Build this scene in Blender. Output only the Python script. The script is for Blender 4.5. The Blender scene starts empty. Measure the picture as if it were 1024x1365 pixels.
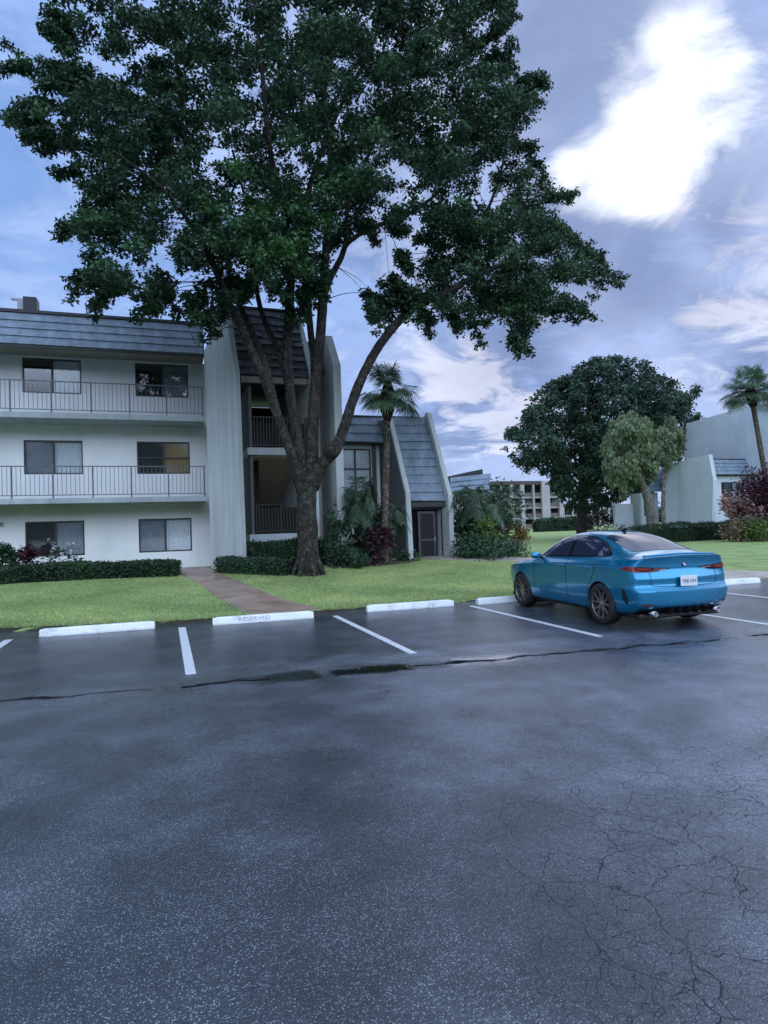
import bpy, bmesh, math, random
import numpy as np
from mathutils import Vector, Matrix
from mathutils.bvhtree import BVHTree
from mathutils.geometry import tessellate_polygon
C = bpy.data.collections.new('place'); bpy.context.scene.collection.children.link(C)
S = bpy.context.scene
R = math.radians
# ------------------------------------------------------------------ camera
F = 850.; EYE = 1.7
_a = R(19.1); _p = math.atan((702-682.5)/F); _t = math.atan(.032)
fw = Vector((math.sin(_a)*math.cos(_p), math.cos(_a)*math.cos(_p), math.sin(_p)))
r0 = Vector((math.cos(_a), -math.sin(_a), 0)); u0 = r0.cross(fw)
cr = math.cos(_t)*r0 - math.sin(_t)*u0; cu = math.sin(_t)*r0 + math.cos(_t)*u0
cam = bpy.data.objects.new('camera', bpy.data.cameras.new('camera')); C.objects.link(cam); S.camera = cam
M3 = Matrix((cr, cu, -fw)).transposed()
cam.matrix_world = Matrix.Translation((0, 0, EYE)) @ M3.to_4x4()
cam.data.sensor_fit = 'HORIZONTAL'; cam.data.sensor_width = 36; cam.data.lens = F/1024*36
cam.data.clip_end = 2000
def ray(x, y): return fw + cr*((x-512)/F) + cu*((682.5-y)/F)
def at(x, y, Y):                                     # survey: the point at depth Y seen in that direction
    d = ray(x, y); return Vector((0, 0, EYE)) + d*(Y/d.y)
def sm(t): t = max(0., min(1., t)); return t*t*(3-2*t)
def gh(x, y):                                        # height of the lawn
    h = .46*sm((y-12.7)/9.5)*(1-.95*sm((x-11)/10))*(1-sm((y-60)/60))
    return .025 + h + .02*math.sin(x*.9+.5*y)*math.sin(y*.7)*sm((y-13.5)/3)
def ongr(x, y):
    z = 0
    for _ in range(12):
        d = ray(x, y); k = (z-EYE)/d.z; z = gh(d.x*k, d.y*k) if d.y*k > 12.7 else 0
    return Vector((d.x*k, d.y*k, z))
# ------------------------------------------------------------------ helpers
def tag(o, label=None, cat=None, group=None, kind=None):
    if label: o['label'] = label
    if cat: o['category'] = cat
    if group: o['group'] = group
    if kind: o['kind'] = kind
    return o
def empty(name, loc, label, cat, group=None, rz=0):
    o = bpy.data.objects.new(name, None); C.objects.link(o); o.location = loc; o.rotation_euler.z = rz
    o.empty_display_size = .2
    return tag(o, label, cat, group)
def org(o):
    v = Vector((0, 0, 0))
    while o is not None: v += o.location; o = o.parent
    return v
class MB:
    def __init__(s): s.v = []; s.f = []; s.u = []
    def add(s, vs, fs):
        n = len(s.v); s.v += [tuple(v) for v in vs]; s.f += [tuple(i+n for i in f) for f in fs]; return s
    def box(s, x0, x1, y0, y1, z0, z1):
        vs = [(x, y, z) for z in (z0, z1) for y in (y0, y1) for x in (x0, x1)]
        return s.add(vs, [(0,2,3,1),(4,5,7,6),(0,1,5,4),(2,6,7,3),(0,4,6,2),(1,3,7,5)])
    def prism(s, pts, d):
        n = len(pts); d = Vector(d); P = [Vector(p) for p in pts]
        vs = P + [p+d for p in P]
        nrm = sum(((P[i]-P[0]).cross(P[i+1]-P[0]) for i in range(1, n-1)), Vector())
        fs = [tuple(range(n)), tuple(range(2*n-1, n-1, -1))] + [(i, n+i, n+(i+1) % n, (i+1) % n) for i in range(n)]
        if nrm.dot(d) > 0: fs = [tuple(reversed(f)) for f in fs]
        return s.add(vs, fs)
    def tube(s, path, rad, n=8, cap=True, wob=0, seed=0):
        path = [Vector(p) for p in path]; k = len(path); rng = random.Random(seed)
        if not hasattr(rad, '__len__'): rad = [rad]*k
        vs = []; up = None
        for i, p in enumerate(path):
            t = (path[min(i+1, k-1)]-path[max(i-1, 0)]).normalized()
            if up is None:
                up = Vector((0, 0, 1)) if abs(t.z) < .9 else Vector((1, 0, 0))
            a = (up - t*up.dot(t)).normalized(); b = t.cross(a); up = a
            for j in range(n):
                an = 2*math.pi*j/n
                q = rad[i]*(1+(wob*(rng.random()-.5)))
                vs.append(p + (a*math.cos(an)+b*math.sin(an))*q)
        fs = [(i*n+j, i*n+(j+1) % n, (i+1)*n+(j+1) % n, (i+1)*n+j) for i in range(k-1) for j in range(n)]
        if cap: fs += [tuple(range(n-1, -1, -1)), tuple(range((k-1)*n, k*n))]
        return s.add(vs, fs)
    def lathe(s, prof, c, ax, n=32):                 # prof: (r, h) about axis ax through c
        ax = Vector(ax).normalized(); a = ax.orthogonal().normalized(); b = ax.cross(a); c = Vector(c); k = len(prof)
        vs = [c + ax*h + (a*math.cos(2*math.pi*j/n)+b*math.sin(2*math.pi*j/n))*r for r, h in prof for j in range(n)]
        fs = [(i*n+j, i*n+(j+1) % n, (i+1)*n+(j+1) % n, (i+1)*n+j) for i in range(k-1) for j in range(n)]
        return s.add(vs, fs)
    def build(s, name, mat, parent=None, smooth=False, bevel=0, fix=False, sub=0):
        o = org(parent) if parent else Vector((0, 0, 0))
        me = bpy.data.meshes.new(name); me.from_pydata([(v[0]-o.x, v[1]-o.y, v[2]-o.z) for v in s.v], [], s.f)
        if fix or bevel or sub:
            bm = bmesh.new(); bm.from_mesh(me)
            if fix: bmesh.ops.recalc_face_normals(bm, faces=bm.faces)
            bm.to_mesh(me); bm.free()
        me.materials.append(mat)
        if smooth: me.polygons.foreach_set('use_smooth', [True]*len(me.polygons))
        ob = bpy.data.objects.new(name, me); C.objects.link(ob); ob.parent = parent
        if bevel:
            m = ob.modifiers.new('b', 'BEVEL'); m.width = bevel; m.segments = 2; m.limit_method = 'ANGLE'
        if sub:
            m = ob.modifiers.new('s', 'SUBSURF'); m.levels = sub; m.render_levels = sub
        return ob
def copy_tree(o, parent=None):
    c = o.copy(); C.objects.link(c); c.parent = parent
    for ch in list(o.children): copy_tree(ch, c)
    return c
def smooth_path(pts, m=6):
    P = [Vector(p) for p in pts]; P = [P[0]*2-P[1]] + P + [P[-1]*2-P[-2]]; out = []
    for i in range(1, len(P)-2):
        for j in range(m):
            t = j/m; a, b, c, d = P[i-1:i+3]
            out.append(.5*((2*b)+(c-a)*t+(2*a-5*b+4*c-d)*t*t+(3*b-a-3*c+d)*t**3))
    out.append(P[-2]); return out
def lerps(vals, n):
    k = len(vals)-1; return [vals[min(int(i*k/(n-1)), k-1)]*(1-(i*k/(n-1)-min(int(i*k/(n-1)), k-1)))+vals[min(int(i*k/(n-1)), k-1)+1]*(i*k/(n-1)-min(int(i*k/(n-1)), k-1)) for i in range(n)]
# ------------------------------------------------------------------ materials
class NT:
    def __init__(s, name):
        s.m = bpy.data.materials.new(name); s.m.use_nodes = True; s.t = s.m.node_tree; s.b = s.t.nodes['Principled BSDF']
        s.out = s.t.nodes['Material Output']; s._c = None
    def n(s, ty, **k):
        x = s.t.nodes.new(ty)
        for a, v in k.items():
            if a.startswith('i_'):
                key = a[2:]; key = int(key) if key.isdigit() else key.replace('_', ' ')
                if hasattr(v, 'is_linked'): s.t.links.new(v, x.inputs[key])
                else: x.inputs[key].default_value = v
            else: setattr(x, a, v)
        return x
    def l(s, a, b): s.t.links.new(a, b)
    def co(s):
        if not s._c: s._c = s.n('ShaderNodeNewGeometry').outputs['Position']
        return s._c
    def noise(s, sc, det=4, rough=.55, vec=None, dist=0):
        return s.n('ShaderNodeTexNoise', i_Scale=sc, i_Detail=det, i_Roughness=rough, i_Distortion=dist, i_Vector=vec or s.co()).outputs['Fac']
    def ramp(s, fac, stops, ci='LINEAR'):
        r = s.n('ShaderNodeValToRGB'); r.color_ramp.interpolation = ci; e = r.color_ramp.elements
        while len(e) < len(stops): e.new(.5)
        for q, (p, c) in zip(e, stops):
            q.position = p; q.color = (c, c, c, 1) if not hasattr(c, '__len__') else (*c, 1)
        s.l(fac, r.inputs[0]); return r.outputs[0]
    def math(s, op, a, b=0, c=None, clamp=False):
        m = s.n('ShaderNodeMath', operation=op, use_clamp=clamp)
        for i, v in enumerate((a, b, c)):
            if v is None: continue
            if hasattr(v, 'is_linked'): s.l(v, m.inputs[i])
            else: m.inputs[i].default_value = v
        return m.outputs[0]
    def mix(s, f, a, b, bt='MIX'):
        m = s.n('ShaderNodeMix', data_type='RGBA', blend_type=bt)
        for i, v in ((0, f), (6, a), (7, b)):
            if hasattr(v, 'is_linked'): s.l(v, m.inputs[i])
            else: m.inputs[i].default_value = (*v, 1) if hasattr(v, '__len__') else v
        return m.outputs[2]
    def bump(s, h, st=.3, d=.01):
        b = s.n('ShaderNodeBump', i_Strength=st, i_Distance=d, i_Height=h); s.l(b.outputs[0], s.b.inputs['Normal']); return b
    def set(s, color=None, rough=None, spec=None, metal=None):
        for k, v in (('Base Color', color), ('Roughness', rough), ('Specular IOR Level', spec), ('Metallic', metal)):
            if v is None: continue
            if hasattr(v, 'is_linked'): s.l(v, s.b.inputs[k])
            else: s.b.inputs[k].default_value = (*v, 1) if hasattr(v, '__len__') else v
        return s
def simple(name, col, rough=.6, var=.12, sc=3, bump=0, bsc=40, metal=0, spec=.5, coat=0):
    n = NT(name); c2 = tuple(x*(1-var*2) for x in col); c1 = tuple(min(1, x*(1+var)) for x in col)
    n.set(n.ramp(n.noise(sc, 6, .6), [(.3, c2), (.7, c1)]), rough, spec, metal)
    if bump: n.bump(n.noise(bsc, 5, .6), bump, .02)
    if coat: n.b.inputs['Coat Weight'].default_value = coat; n.b.inputs['Coat Roughness'].default_value = .04
    return n.m
def m_stucco(name, col, stain=.35):
    n = NT(name)
    w = n.n('ShaderNodeVectorMath', operation='MULTIPLY', i_0=n.co(), i_1=(2.4, 2.4, .16)).outputs[0]
    st = n.ramp(n.noise(1.2, 7, .65, w), [(.38, 1), (.75, 1-stain)])
    bl = n.ramp(n.noise(.5, 4), [(.3, .88), (.7, 1.05)])
    c = n.mix(1, n.mix(1, col, st, 'MULTIPLY'), bl, 'MULTIPLY')
    n.set(c, .85, .3); n.bump(n.noise(70, 5, .7), .35, .01); return n.m
m_wall = m_stucco('white_stucco', (.85, .86, .86), .07)
m_beige = m_stucco('beige_stucco', (.40, .31, .22), .2)
m_fin = m_stucco('grey_stucco', (.54, .58, .58), .3)
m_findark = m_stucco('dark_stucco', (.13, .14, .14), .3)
m_slab = m_stucco('slab_paint', (.42, .46, .48), .3)
m_metal = simple('railing_paint', (.10, .11, .13), .45)
m_frame = simple('bronze_frame', (.025, .023, .022), .4)
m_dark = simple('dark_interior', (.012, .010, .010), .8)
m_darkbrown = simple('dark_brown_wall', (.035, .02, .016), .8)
m_blind = simple('grey_blind', (.25, .27, .30), .7)
m_curtain = simple('pale_curtain', (.86, .88, .88), .9, .08, 12)
m_tan = simple('tan_blind', (.36, .24, .09), .8)
m_soffit = m_stucco('soffit', (.30, .28, .25), .25)
def m_glassf():
    n = NT('window_glass'); gl = n.n('ShaderNodeBsdfGlossy', i_Roughness=.03); tr = n.n('ShaderNodeBsdfTransparent'); tr.inputs[0].default_value = (.96, .98, 1, 1)
    fr = n.n('ShaderNodeLayerWeight', i_Blend=.5); mx = n.n('ShaderNodeMixShader')
    n.l(n.ramp(fr.outputs['Facing'], [(0, .07), (.5, .10), (.8, .3), (1, .9)]), mx.inputs[0]); n.l(tr.outputs[0], mx.inputs[1]); n.l(gl.outputs[0], mx.inputs[2]); n.l(mx.outputs[0], n.out.inputs[0]); return n.m
m_glass = m_glassf()
def m_tilef(name, col, rough=.55):
    n = NT(name); sx = n.n('ShaderNodeSeparateXYZ'); n.l(n.co(), sx.inputs[0])
    w = n.n('ShaderNodeVectorMath', operation='MULTIPLY', i_0=n.co(), i_1=(3.2, 3.2, .8)).outputs[0]
    a = n.ramp(n.noise(1.1, 6, .6, w), [(.3, .6), (.7, 1.15)]); b = n.ramp(n.noise(9, 4), [(.3, .85), (.7, 1.1)])
    n.set(n.mix(1, n.mix(1, col, a, 'MULTIPLY'), b, 'MULTIPLY'), rough, .4); n.bump(n.noise(25, 5), .4, .02); return n.m
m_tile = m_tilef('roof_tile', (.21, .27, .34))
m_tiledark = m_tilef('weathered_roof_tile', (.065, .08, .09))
m_fascia = simple('dark_fascia', (.03, .035, .04), .6)
def m_asph():
    n = NT('wet_asphalt'); co = n.co(); sx = n.n('ShaderNodeSeparateXYZ'); n.l(co, sx.inputs[0]); X, Y = sx.outputs[0], sx.outputs[1]
    fine = n.noise(95, 3, .7); med = n.noise(22, 6, .65); big = n.noise(.55, 5, .55, None, .4); patch = n.noise(1.6, 6, .6)
    spec = n.n('ShaderNodeTexVoronoi', i_Scale=112., i_Vector=co, feature='F1'); cell = spec.outputs['Color']; sp = n.n('ShaderNodeSeparateColor'); n.l(cell, sp.inputs[0])
    grit = n.math('MULTIPLY', n.ramp(spec.outputs['Distance'], [(.22, 1), (.5, 0)]), n.math('POWER', n.math('MULTIPLY_ADD', sp.outputs[0], .95, .05), 2.2))
    mott = n.math('ADD', n.math('MULTIPLY', big, .55), n.math('MULTIPLY', patch, .45))
    base = n.ramp(mott, [(.38, (.011, .016, .025)), (.47, (.020, .027, .040)), (.55, (.038, .047, .064)), (.66, (.066, .078, .10))])
    base = n.mix(n.ramp(n.math('ADD', n.math('MULTIPLY', X, .1), n.math('MULTIPLY', patch, .25)), [(.16, 0), (.55, .8)]), base, n.mix(1, base, (2.4, 2.35, 2.5), 'MULTIPLY'))  # lighter towards the right: pale sky sheen painted into the base colour
    for sx_, sy_, sr_, sk_ in ((.25, 2.7, 1.5, .62), (.95, 4.35, .55, .6), (-1.6, 3.9, 1.0, .4), (3.4, 5.3, .9, .35)):
        dd_ = n.n('ShaderNodeVectorMath', operation='DISTANCE', i_0=co, i_1=(sx_, sy_, 0)).outputs['Value']
        mk_ = n.math('MULTIPLY', n.ramp(n.math('ADD', n.math('DIVIDE', dd_, sr_), n.math('MULTIPLY', n.math('SUBTRACT', patch, .5), 1.6)), [(.45, 1), (1., 0)]), sk_); base = n.mix(mk_, base, (.014, .020, .032))
    # stalls were sealed darker
    stall = n.math('MULTIPLY', n.ramp(n.math('SUBTRACT', n.math('ADD', Y, n.math('MULTIPLY', X, .09)), n.math('MULTIPLY_ADD', patch, .8, 7.85)), [(0, 0), (.35, 1)]), .62)
    base = n.mix(stall, base, n.ramp(patch, [(.35, (.008, .011, .018)), (.65, (.030, .036, .048))]))
    gr_amt = n.ramp(mott, [(.36, .10), (.58, .9)])
    base = n.mix(n.math('MULTIPLY', n.math('MULTIPLY', grit, gr_amt), n.math('SUBTRACT', 1, stall)), base, (.47, .51, .57))
    base = n.mix(n.math('MULTIPLY', n.ramp(med, [(.35, 0), (.7, 1)]), .35), base, n.mix(1, base, (.45, .45, .45), 'MULTIPLY'))
    # alligator cracks on the worn right part
    wv = n.n('ShaderNodeVectorMath', operation='ADD', i_0=co, i_1=n.n('ShaderNodeVectorMath', operation='SCALE', i_0=n.n('ShaderNodeTexNoise', i_Scale=5., i_Detail=5., i_Vector=co).outputs['Color'], i_Scale=.16).outputs[0]).outputs[0]
    vo = n.n('ShaderNodeTexVoronoi', i_Scale=13., i_Vector=wv, feature='DISTANCE_TO_EDGE').outputs['Distance']
    vo2 = n.n('ShaderNodeTexVoronoi', i_Scale=3.4, i_Vector=wv, feature='DISTANCE_TO_EDGE').outputs['Distance']
    cr1 = n.ramp(vo, [(.0, .7), (.020, 0)]); cr2 = n.ramp(vo2, [(.0, 1), (.012, 0)])
    reg = n.ramp(n.math('ADD', n.math('SUBTRACT', X, n.math('MULTIPLY', Y, .12)), n.math('MULTIPLY', patch, 1.1)), [(0, 0), (.5, 0), (1, 1)])
    reg1 = n.math('MULTIPLY', n.math('SUBTRACT', n.math('ADD', n.math('SUBTRACT', X, n.math('MULTIPLY', Y, .22)), n.math('MULTIPLY', patch, .8)), .95), 1.5, clamp=True)
    reg1 = n.math('MULTIPLY', reg1, n.ramp(n.math('MULTIPLY', Y, .1), [(.30, 1), (.46, 0)]))
    reg1 = n.math('MULTIPLY', reg1, n.ramp(n.noise(2.2, 3), [(.36, .3), (.52, 1)]))
    crack = n.math('MAXIMUM', n.math('MULTIPLY', cr1, reg1), n.math('MULTIPLY', cr2, n.math('MULTIPLY', reg1, .8)))
    # gutter seam, moss and puddle
    q = n.math('ADD', n.math('ADD', Y, n.math('MULTIPLY', X, .09)), n.math('MULTIPLY', n.math('SUBTRACT', n.noise(1.7, 5), .5), .55))
    dl = n.math('ABSOLUTE', n.math('SUBTRACT', q, 7.5))
    seam = n.math('MULTIPLY', n.ramp(dl, [(.02, 1), (.10, 0)]), n.ramp(n.noise(1.1, 5, .7), [(.46, 0), (.52, 1)]))
    seam = n.math('MAXIMUM', seam, n.math('MULTIPLY', n.ramp(dl, [(.02, 1), (.09, 0)]), n.ramp(n.math('MULTIPLY', X, .1), [(.40, 0), (.47, .9), (.66, .9), (.69, 0)])))
    seam = n.math('MAXIMUM', seam, n.math('MULTIPLY', n.ramp(dl, [(.01, 1), (.06, 0)]), n.ramp(n.math('MULTIPLY_ADD', X, -.1, .0), [(.01, 0), (.04, .9)])))
    xs = n.ramp(n.math('MULTIPLY', X, .1), [(.06, 0), (.12, .8), (.165, .9), (.172, .1), (.178, .1), (.185, 1), (.27, 1), (.29, 0)])
    moss = n.math('MULTIPLY', n.ramp(n.math('ADD', dl, n.math('MULTIPLY', n.math('SUBTRACT', med, .5), .3)), [(.17, 1), (.27, 0)]), xs)
    base = n.mix(moss, base, n.ramp(med, [(.4, (.004, .006, .005)), (.65, (.014, .022, .010))]))
    dk = n.math('MAXIMUM', crack, seam); base = n.mix(dk, base, (.006, .007, .009))
    pud = n.math('MULTIPLY', n.ramp(n.math('ADD', dl, n.math('MULTIPLY', n.math('SUBTRACT', patch, .5), .35)), [(.1, 1), (.5, 0)]), n.ramp(n.math('MULTIPLY', X, .1), [(.0, .35), (.24, .4), (.30, 1), (.43, 1), (.5, .45)]))
    pud = n.math('MULTIPLY', pud, n.math('SUBTRACT', 1, n.math('MAXIMUM', moss, dk)))
    film = n.ramp(n.noise(.8, 6, .6, None, .3), [(.35, .22), (.6, .42)])
    ro = n.mix(pud, film, (.06, .06, .06)); ro = n.mix(stall, ro, (.30, .30, .30))
    ro = n.mix(n.math('MAXIMUM', moss, dk), ro, (.8, .8, .8))
    ro = n.mix(stall, ro, (.5, .5, .5))
    n.set(base, ro, n.mix(n.math('MAXIMUM', n.math('MAXIMUM', moss, dk), n.math('MULTIPLY', stall, .7)), (.5, .5, .5), (.02, .02, .02)))
    cw = n.mix(n.math('MAXIMUM', moss, dk), n.ramp(n.noise(.8, 6, .6, None, .3), [(.35, (.6, .6, .6)), (.62, (.85, .85, .85))]), (0, 0, 0)); cw = n.mix(1, cw, n.ramp(n.noise(110, 3, .9), [(.42, .35), (.56, 1)]), 'MULTIPLY'); n.l(cw, n.b.inputs['Coat Weight'])
    n.l(n.mix(pud, n.mix(stall, (.28, .28, .28), (.09, .09, .09)), (.03, .03, .03)), n.b.inputs['Coat Roughness'])
    cb = n.n('ShaderNodeBump', i_Strength=.8, i_Distance=.006, i_Height=n.math('MULTIPLY', n.math('MULTIPLY', n.math('ADD', fine, med), n.math('SUBTRACT', 1, pud)), n.math('SUBTRACT', 1, n.math('MULTIPLY', stall, .6)))); n.l(cb.outputs[0], n.b.inputs['Coat Normal'])
    hgt = n.math('ADD', n.math('MULTIPLY', fine, .5), n.math('MULTIPLY', med, .7)); hgt = n.math('SUBTRACT', hgt, n.math('MULTIPLY', dk, 1.2))
    hgt = n.math('MULTIPLY', hgt, n.math('SUBTRACT', 1, n.math('MULTIPLY', pud, .93)))
    n.bump(hgt, .8, .012); return n.m
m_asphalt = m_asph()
def m_lawnf():
    n = NT('lawn'); a = n.noise(.9, 8, .68); b = n.noise(28, 6, .7); w = n.noise(.25, 3)
    c = n.ramp(a, [(.28, (.17, .25, .08)), (.5, (.30, .39, .14)), (.68, (.42, .47, .20))])
    c = n.mix(n.ramp(b, [(.3, 0), (.7, .75)]), c, n.mix(1, c, (.55, .62, .5), 'MULTIPLY'))
    n.set(c, .8, .25); n.bump(b, .9, .04); return n.m
m_lawn = m_lawnf()
def m_leaff(name, col, spread=.5, trans=.25, hue=(1, 1, 1), rough=.5):
    n = NT(name); at_ = n.n('ShaderNodeAttribute', attribute_name='tint').outputs['Fac']
    lo = tuple(c*(1-spread) for c in col); hi = tuple(c*(1+spread)*h for c, h in zip(col, hue))
    c = n.ramp(at_, [(0, lo), (.5, col), (1, hi)])
    n.set(c, rough, .35); tr = n.n('ShaderNodeBsdfTranslucent'); n.l(c, tr.inputs[0]); mx = n.n('ShaderNodeMixShader', i_0=trans)
    n.l(n.b.outputs[0], mx.inputs[1]); n.l(tr.outputs[0], mx.inputs[2]); n.l(mx.outputs[0], n.out.inputs[0]); return n.m
m_leaf = m_leaff('fig_leaf', (.042, .092, .046), .6, .25, (1.2, 1.35, .85))
m_leaf2 = m_leaff('far_leaf', (.032, .066, .040), .45, .12)
m_leafpale = m_leaff('pale_leaf', (.17, .22, .115), .35, .25)
m_hedge = m_leaff('hedge_leaf', (.035, .07, .035), .5, .1, (1, 1.2, 1))
m_shrub = m_leaff('shrub_leaf', (.04, .085, .045), .5, .15)
m_bright = m_leaff('bright_leaf', (.09, .15, .035), .45, .2, (1.2, 1.1, 1))
m_red = m_leaff('crimson_leaf', (.060, .016, .028), .6, .15, (1.3, 1.6, 1.4))
m_pink = m_leaff('pink_red_leaf', (.26, .14, .13), .6, .15, (1.2, 1.1, 1))
m_croton = m_leaff('croton_leaf', (.20, .13, .04), .6, .15, (1.2, .8, .8))
m_palm = m_leaff('palm_leaf', (.10, .17, .095), .4, .2)
m_flower = m_leaff('white_flower', (.6, .6, .58), .2, .2)
def m_barkf(name, col, sc=1.):
    n = NT(name); w = n.n('ShaderNodeVectorMath', operation='MULTIPLY', i_0=n.co(), i_1=(11*sc, 11*sc, 2.2*sc)).outputs[0]
    a = n.noise(2, 8, .7, w); b = n.noise(3.5, 5, .6)
    c = n.ramp(a, [(.3, tuple(x*.35 for x in col)), (.5, col), (.72, tuple(x*1.9 for x in col))])
    c = n.mix(n.ramp(b, [(.50, 0), (.68, .7)]), c, tuple(x*2.6 for x in col)); c = n.mix(n.ramp(n.noise(1.3, 5), [(.56, 0), (.66, .6)]), c, (.03, .045, .022))
    c = n.mix(n.ramp(n.noise(9, 7, .8), [(.52, 0), (.60, .8)]), c, tuple(x*4 for x in col)); c = n.mix(n.ramp(n.noise(14, 6, .8, w), [(.36, .9), (.46, 0)]), c, tuple(x*.15 for x in col))
    n.set(c, .9, .15); n.bump(a, 1, .16); return n.m
m_bark = m_barkf('fig_bark', (.048, .043, .038)); m_palmbark = m_barkf('palm_bark', (.12, .10, .085), 2); m_boots = m_barkf('palm_boots', (.045, .028, .022), 4)
m_palebark = m_barkf('pale_bark', (.17, .16, .14))
def m_pathf():
    n = NT('brick_red_concrete'); c = n.ramp(n.noise(1.8, 6, .6), [(.3, (.20, .13, .095)), (.7, (.40, .28, .21))])
    n.set(c, n.ramp(n.noise(1.2, 5), [(.35, .22), (.65, .5)]), .5); n.bump(n.noise(60, 4), .3, .006); return n.m
m_path = m_pathf()
m_walk = simple('concrete_walk', (.36, .31, .27), .55, .15, 2, .2, 60)
def m_whitef():
    n = NT('white_paint_concrete'); a = n.noise(3.2, 8, .72); g = n.noise(26, 6, .7)
    c = n.ramp(a, [(.34, (.46, .47, .46)), (.46, (.74, .76, .77)), (.7, (.84, .86, .88))]); c = n.mix(n.ramp(g, [(.28, .85), (.38, 0)]), c, (.20, .20, .19))
    n.set(c, .6, .4); n.bump(g, .5, .01); return n.m
m_white = m_whitef()
def m_linef():
    n = NT('road_paint'); a = n.noise(30, 6, .7); g = n.noise(90, 3)
    c = n.ramp(n.math('ADD', n.math('MULTIPLY', a, .7), n.math('MULTIPLY', g, .3)), [(.36, (.06, .065, .07)), (.43, (.45, .47, .5)), (.6, (.72, .74, .76))])
    n.set(c, .45, .5); n.bump(g, .3, .004); return n.m
m_line = m_linef()
m_soil = simple('planting_bed', (.035, .025, .018), .9, .3, 6, .6, 30)
m_brass = simple('grey_text_paint', (.36, .39, .42), .6)
# ------------------------------------------------------------------ ground
def gridsheet(name, xs, ys, hf, mat, lab=None):
    nx, ny = len(xs), len(ys)
    vs = [(x, y, hf(x, y)) for y in ys for x in xs]
    fs = [(j*nx+i, j*nx+i+1, (j+1)*nx+i+1, (j+1)*nx+i) for j in range(ny-1) for i in range(nx-1)]
    me = bpy.data.meshes.new(name); me.from_pydata(vs, [], fs); me.materials.append(mat)
    me.polygons.foreach_set('use_smooth', [True]*len(me.polygons))
    o = bpy.data.objects.new(name, me); C.objects.link(o); tag(o, kind='structure'); return o
def rng(a, b, n): return [a+(b-a)*i/n for i in range(n+1)]
def edge_y(x):                                       # where the lawn meets the lot
    if x < .4: return 12.68 + .75*sm((.4-x)/3.6)
    if x < 11: return 12.68 + .03*(x-.4)/3
    return 12.85
xs = [-600, -250, -100, -50, -30] + rng(-20, 30, 125) + [32, 35, 38, 42, 46, 50, 60, 80, 120, 250, 700]
ys = [-300, -60, -10, 5, 11, 12.3] + rng(12.6, 30, 90) + [31, 33, 35, 38, 42, 50, 60, 80, 110, 150, 250, 500, 1200]
gridsheet('ground', xs, ys, lambda x, y: (gh(x, y)+.03 if y > edge_y(x)+.02 else -.04), m_lawn)
lx = [-300, -60, -20] + rng(-8, 18, 52) + [40, 80, 300]
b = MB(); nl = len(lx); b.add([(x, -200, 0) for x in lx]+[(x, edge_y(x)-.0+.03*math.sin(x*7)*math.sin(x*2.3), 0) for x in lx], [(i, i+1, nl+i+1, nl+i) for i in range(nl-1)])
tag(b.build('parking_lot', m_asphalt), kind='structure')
# lawn lip (dark ragged edge)
def ribbon(name, pts, w, mat, lift, th=.08, kind='structure', m=8):
    P = smooth_path([(p[0], p[1], 0) for p in pts], m); W = lerps(w, len(P)) if hasattr(w, '__len__') else [w]*len(P)
    vs = []; nc = 5
    for i, p in enumerate(P):
        t = (P[min(i+1, len(P)-1)]-P[max(i-1, 0)]).normalized(); s = Vector((t.y, -t.x, 0))
        for j in range(nc):
            q = p + s*W[i]*(j/(nc-1)-.5); vs.append((q.x, q.y, gh(q.x, q.y)+.03+lift if q.y > edge_y(q.x) else lift))
    n = len(P); vs += [(v[0], v[1], v[2]-th) for v in vs]; o = n*nc
    fs = [(i*nc+j, i*nc+j+1, (i+1)*nc+j+1, (i+1)*nc+j) for i in range(n-1) for j in range(nc-1)]
    for i in range(n-1):
        fs.append((i*nc, (i+1)*nc, o+(i+1)*nc, o+i*nc)); fs.append(((i+1)*nc-1, o+(i+1)*nc-1, o+(i+2)*nc-1, (i+2)*nc-1))
    fs += [tuple(range(nc))+tuple(range(o+nc-1, o-1, -1)), tuple(range((n-1)*nc+nc-1, (n-1)*nc-1, -1))+tuple(range(o+(n-1)*nc, o+n*nc))]
    b = MB(); b.add(vs, fs); return tag(b.build(name, mat, smooth=False), kind=kind)
p0 = [ongr(*q) for q in ((364, 811), (330, 797), (290, 780), (268, 771))]
ribbon('path', [(2.25, 12.72), (2.1, 13.6), (1.88, 14.9), (1.60, 16.6), (1.28, 18.6), (1.0, 20.6), (.75, 22.9)], [1.5, 1.35, 1.2, 1.1, 1.05, 1.0, 1.0], m_path, .012)
ribbon('sidewalk', [(9.3, 21.9), (9.8, 20.6), (11.2, 19.5), (12.8, 18.2), (14.0, 16.2), (14.9, 14.2), (15.3, 12.9)], [1.1, 1.1, 1.1, 1.2, 1.5, 1.9, 2.2], m_walk, .02)
ribbon('apron', [(13.2, 12.95), (16, 12.98), (22, 13.0)], .62, m_walk, .03)
eb = MB(); vs = []; q = random.Random(5)
for i in range(361):
    x = -8+i*.065; y = edge_y(x); vs += [(x, y-.05-.05*q.random()-.03*math.sin(x*5), .004), (x, y+.10, .05)]
eb.add(vs, [(2*i, 2*i+2, 2*i+3, 2*i+1) for i in range(360)]); tag(eb.build('dark_edge', m_soil), kind='structure')  # dark ragged strip where the lawn meets the lot
# stripes
for k, (x, y0, y1) in enumerate([(-2.50, 8.0, 12.25), (.27, 8.05, 12.1), (3.1, 7.95, 12.05), (5.97, 7.8, 11.95), (8.78, 7.4, 11.95), (11.6, 7.4, 11.9), (14.4, 7.4, 11.9)]):
    s = MB(); dx = (-.1 if k > 1 else -.02); w = .055 if k > 1 else .062
    s.box(x-w, x+w, y0, y1, .002, .005); o = s.build('painted_line', m_line); tag(o, kind='structure')
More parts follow.
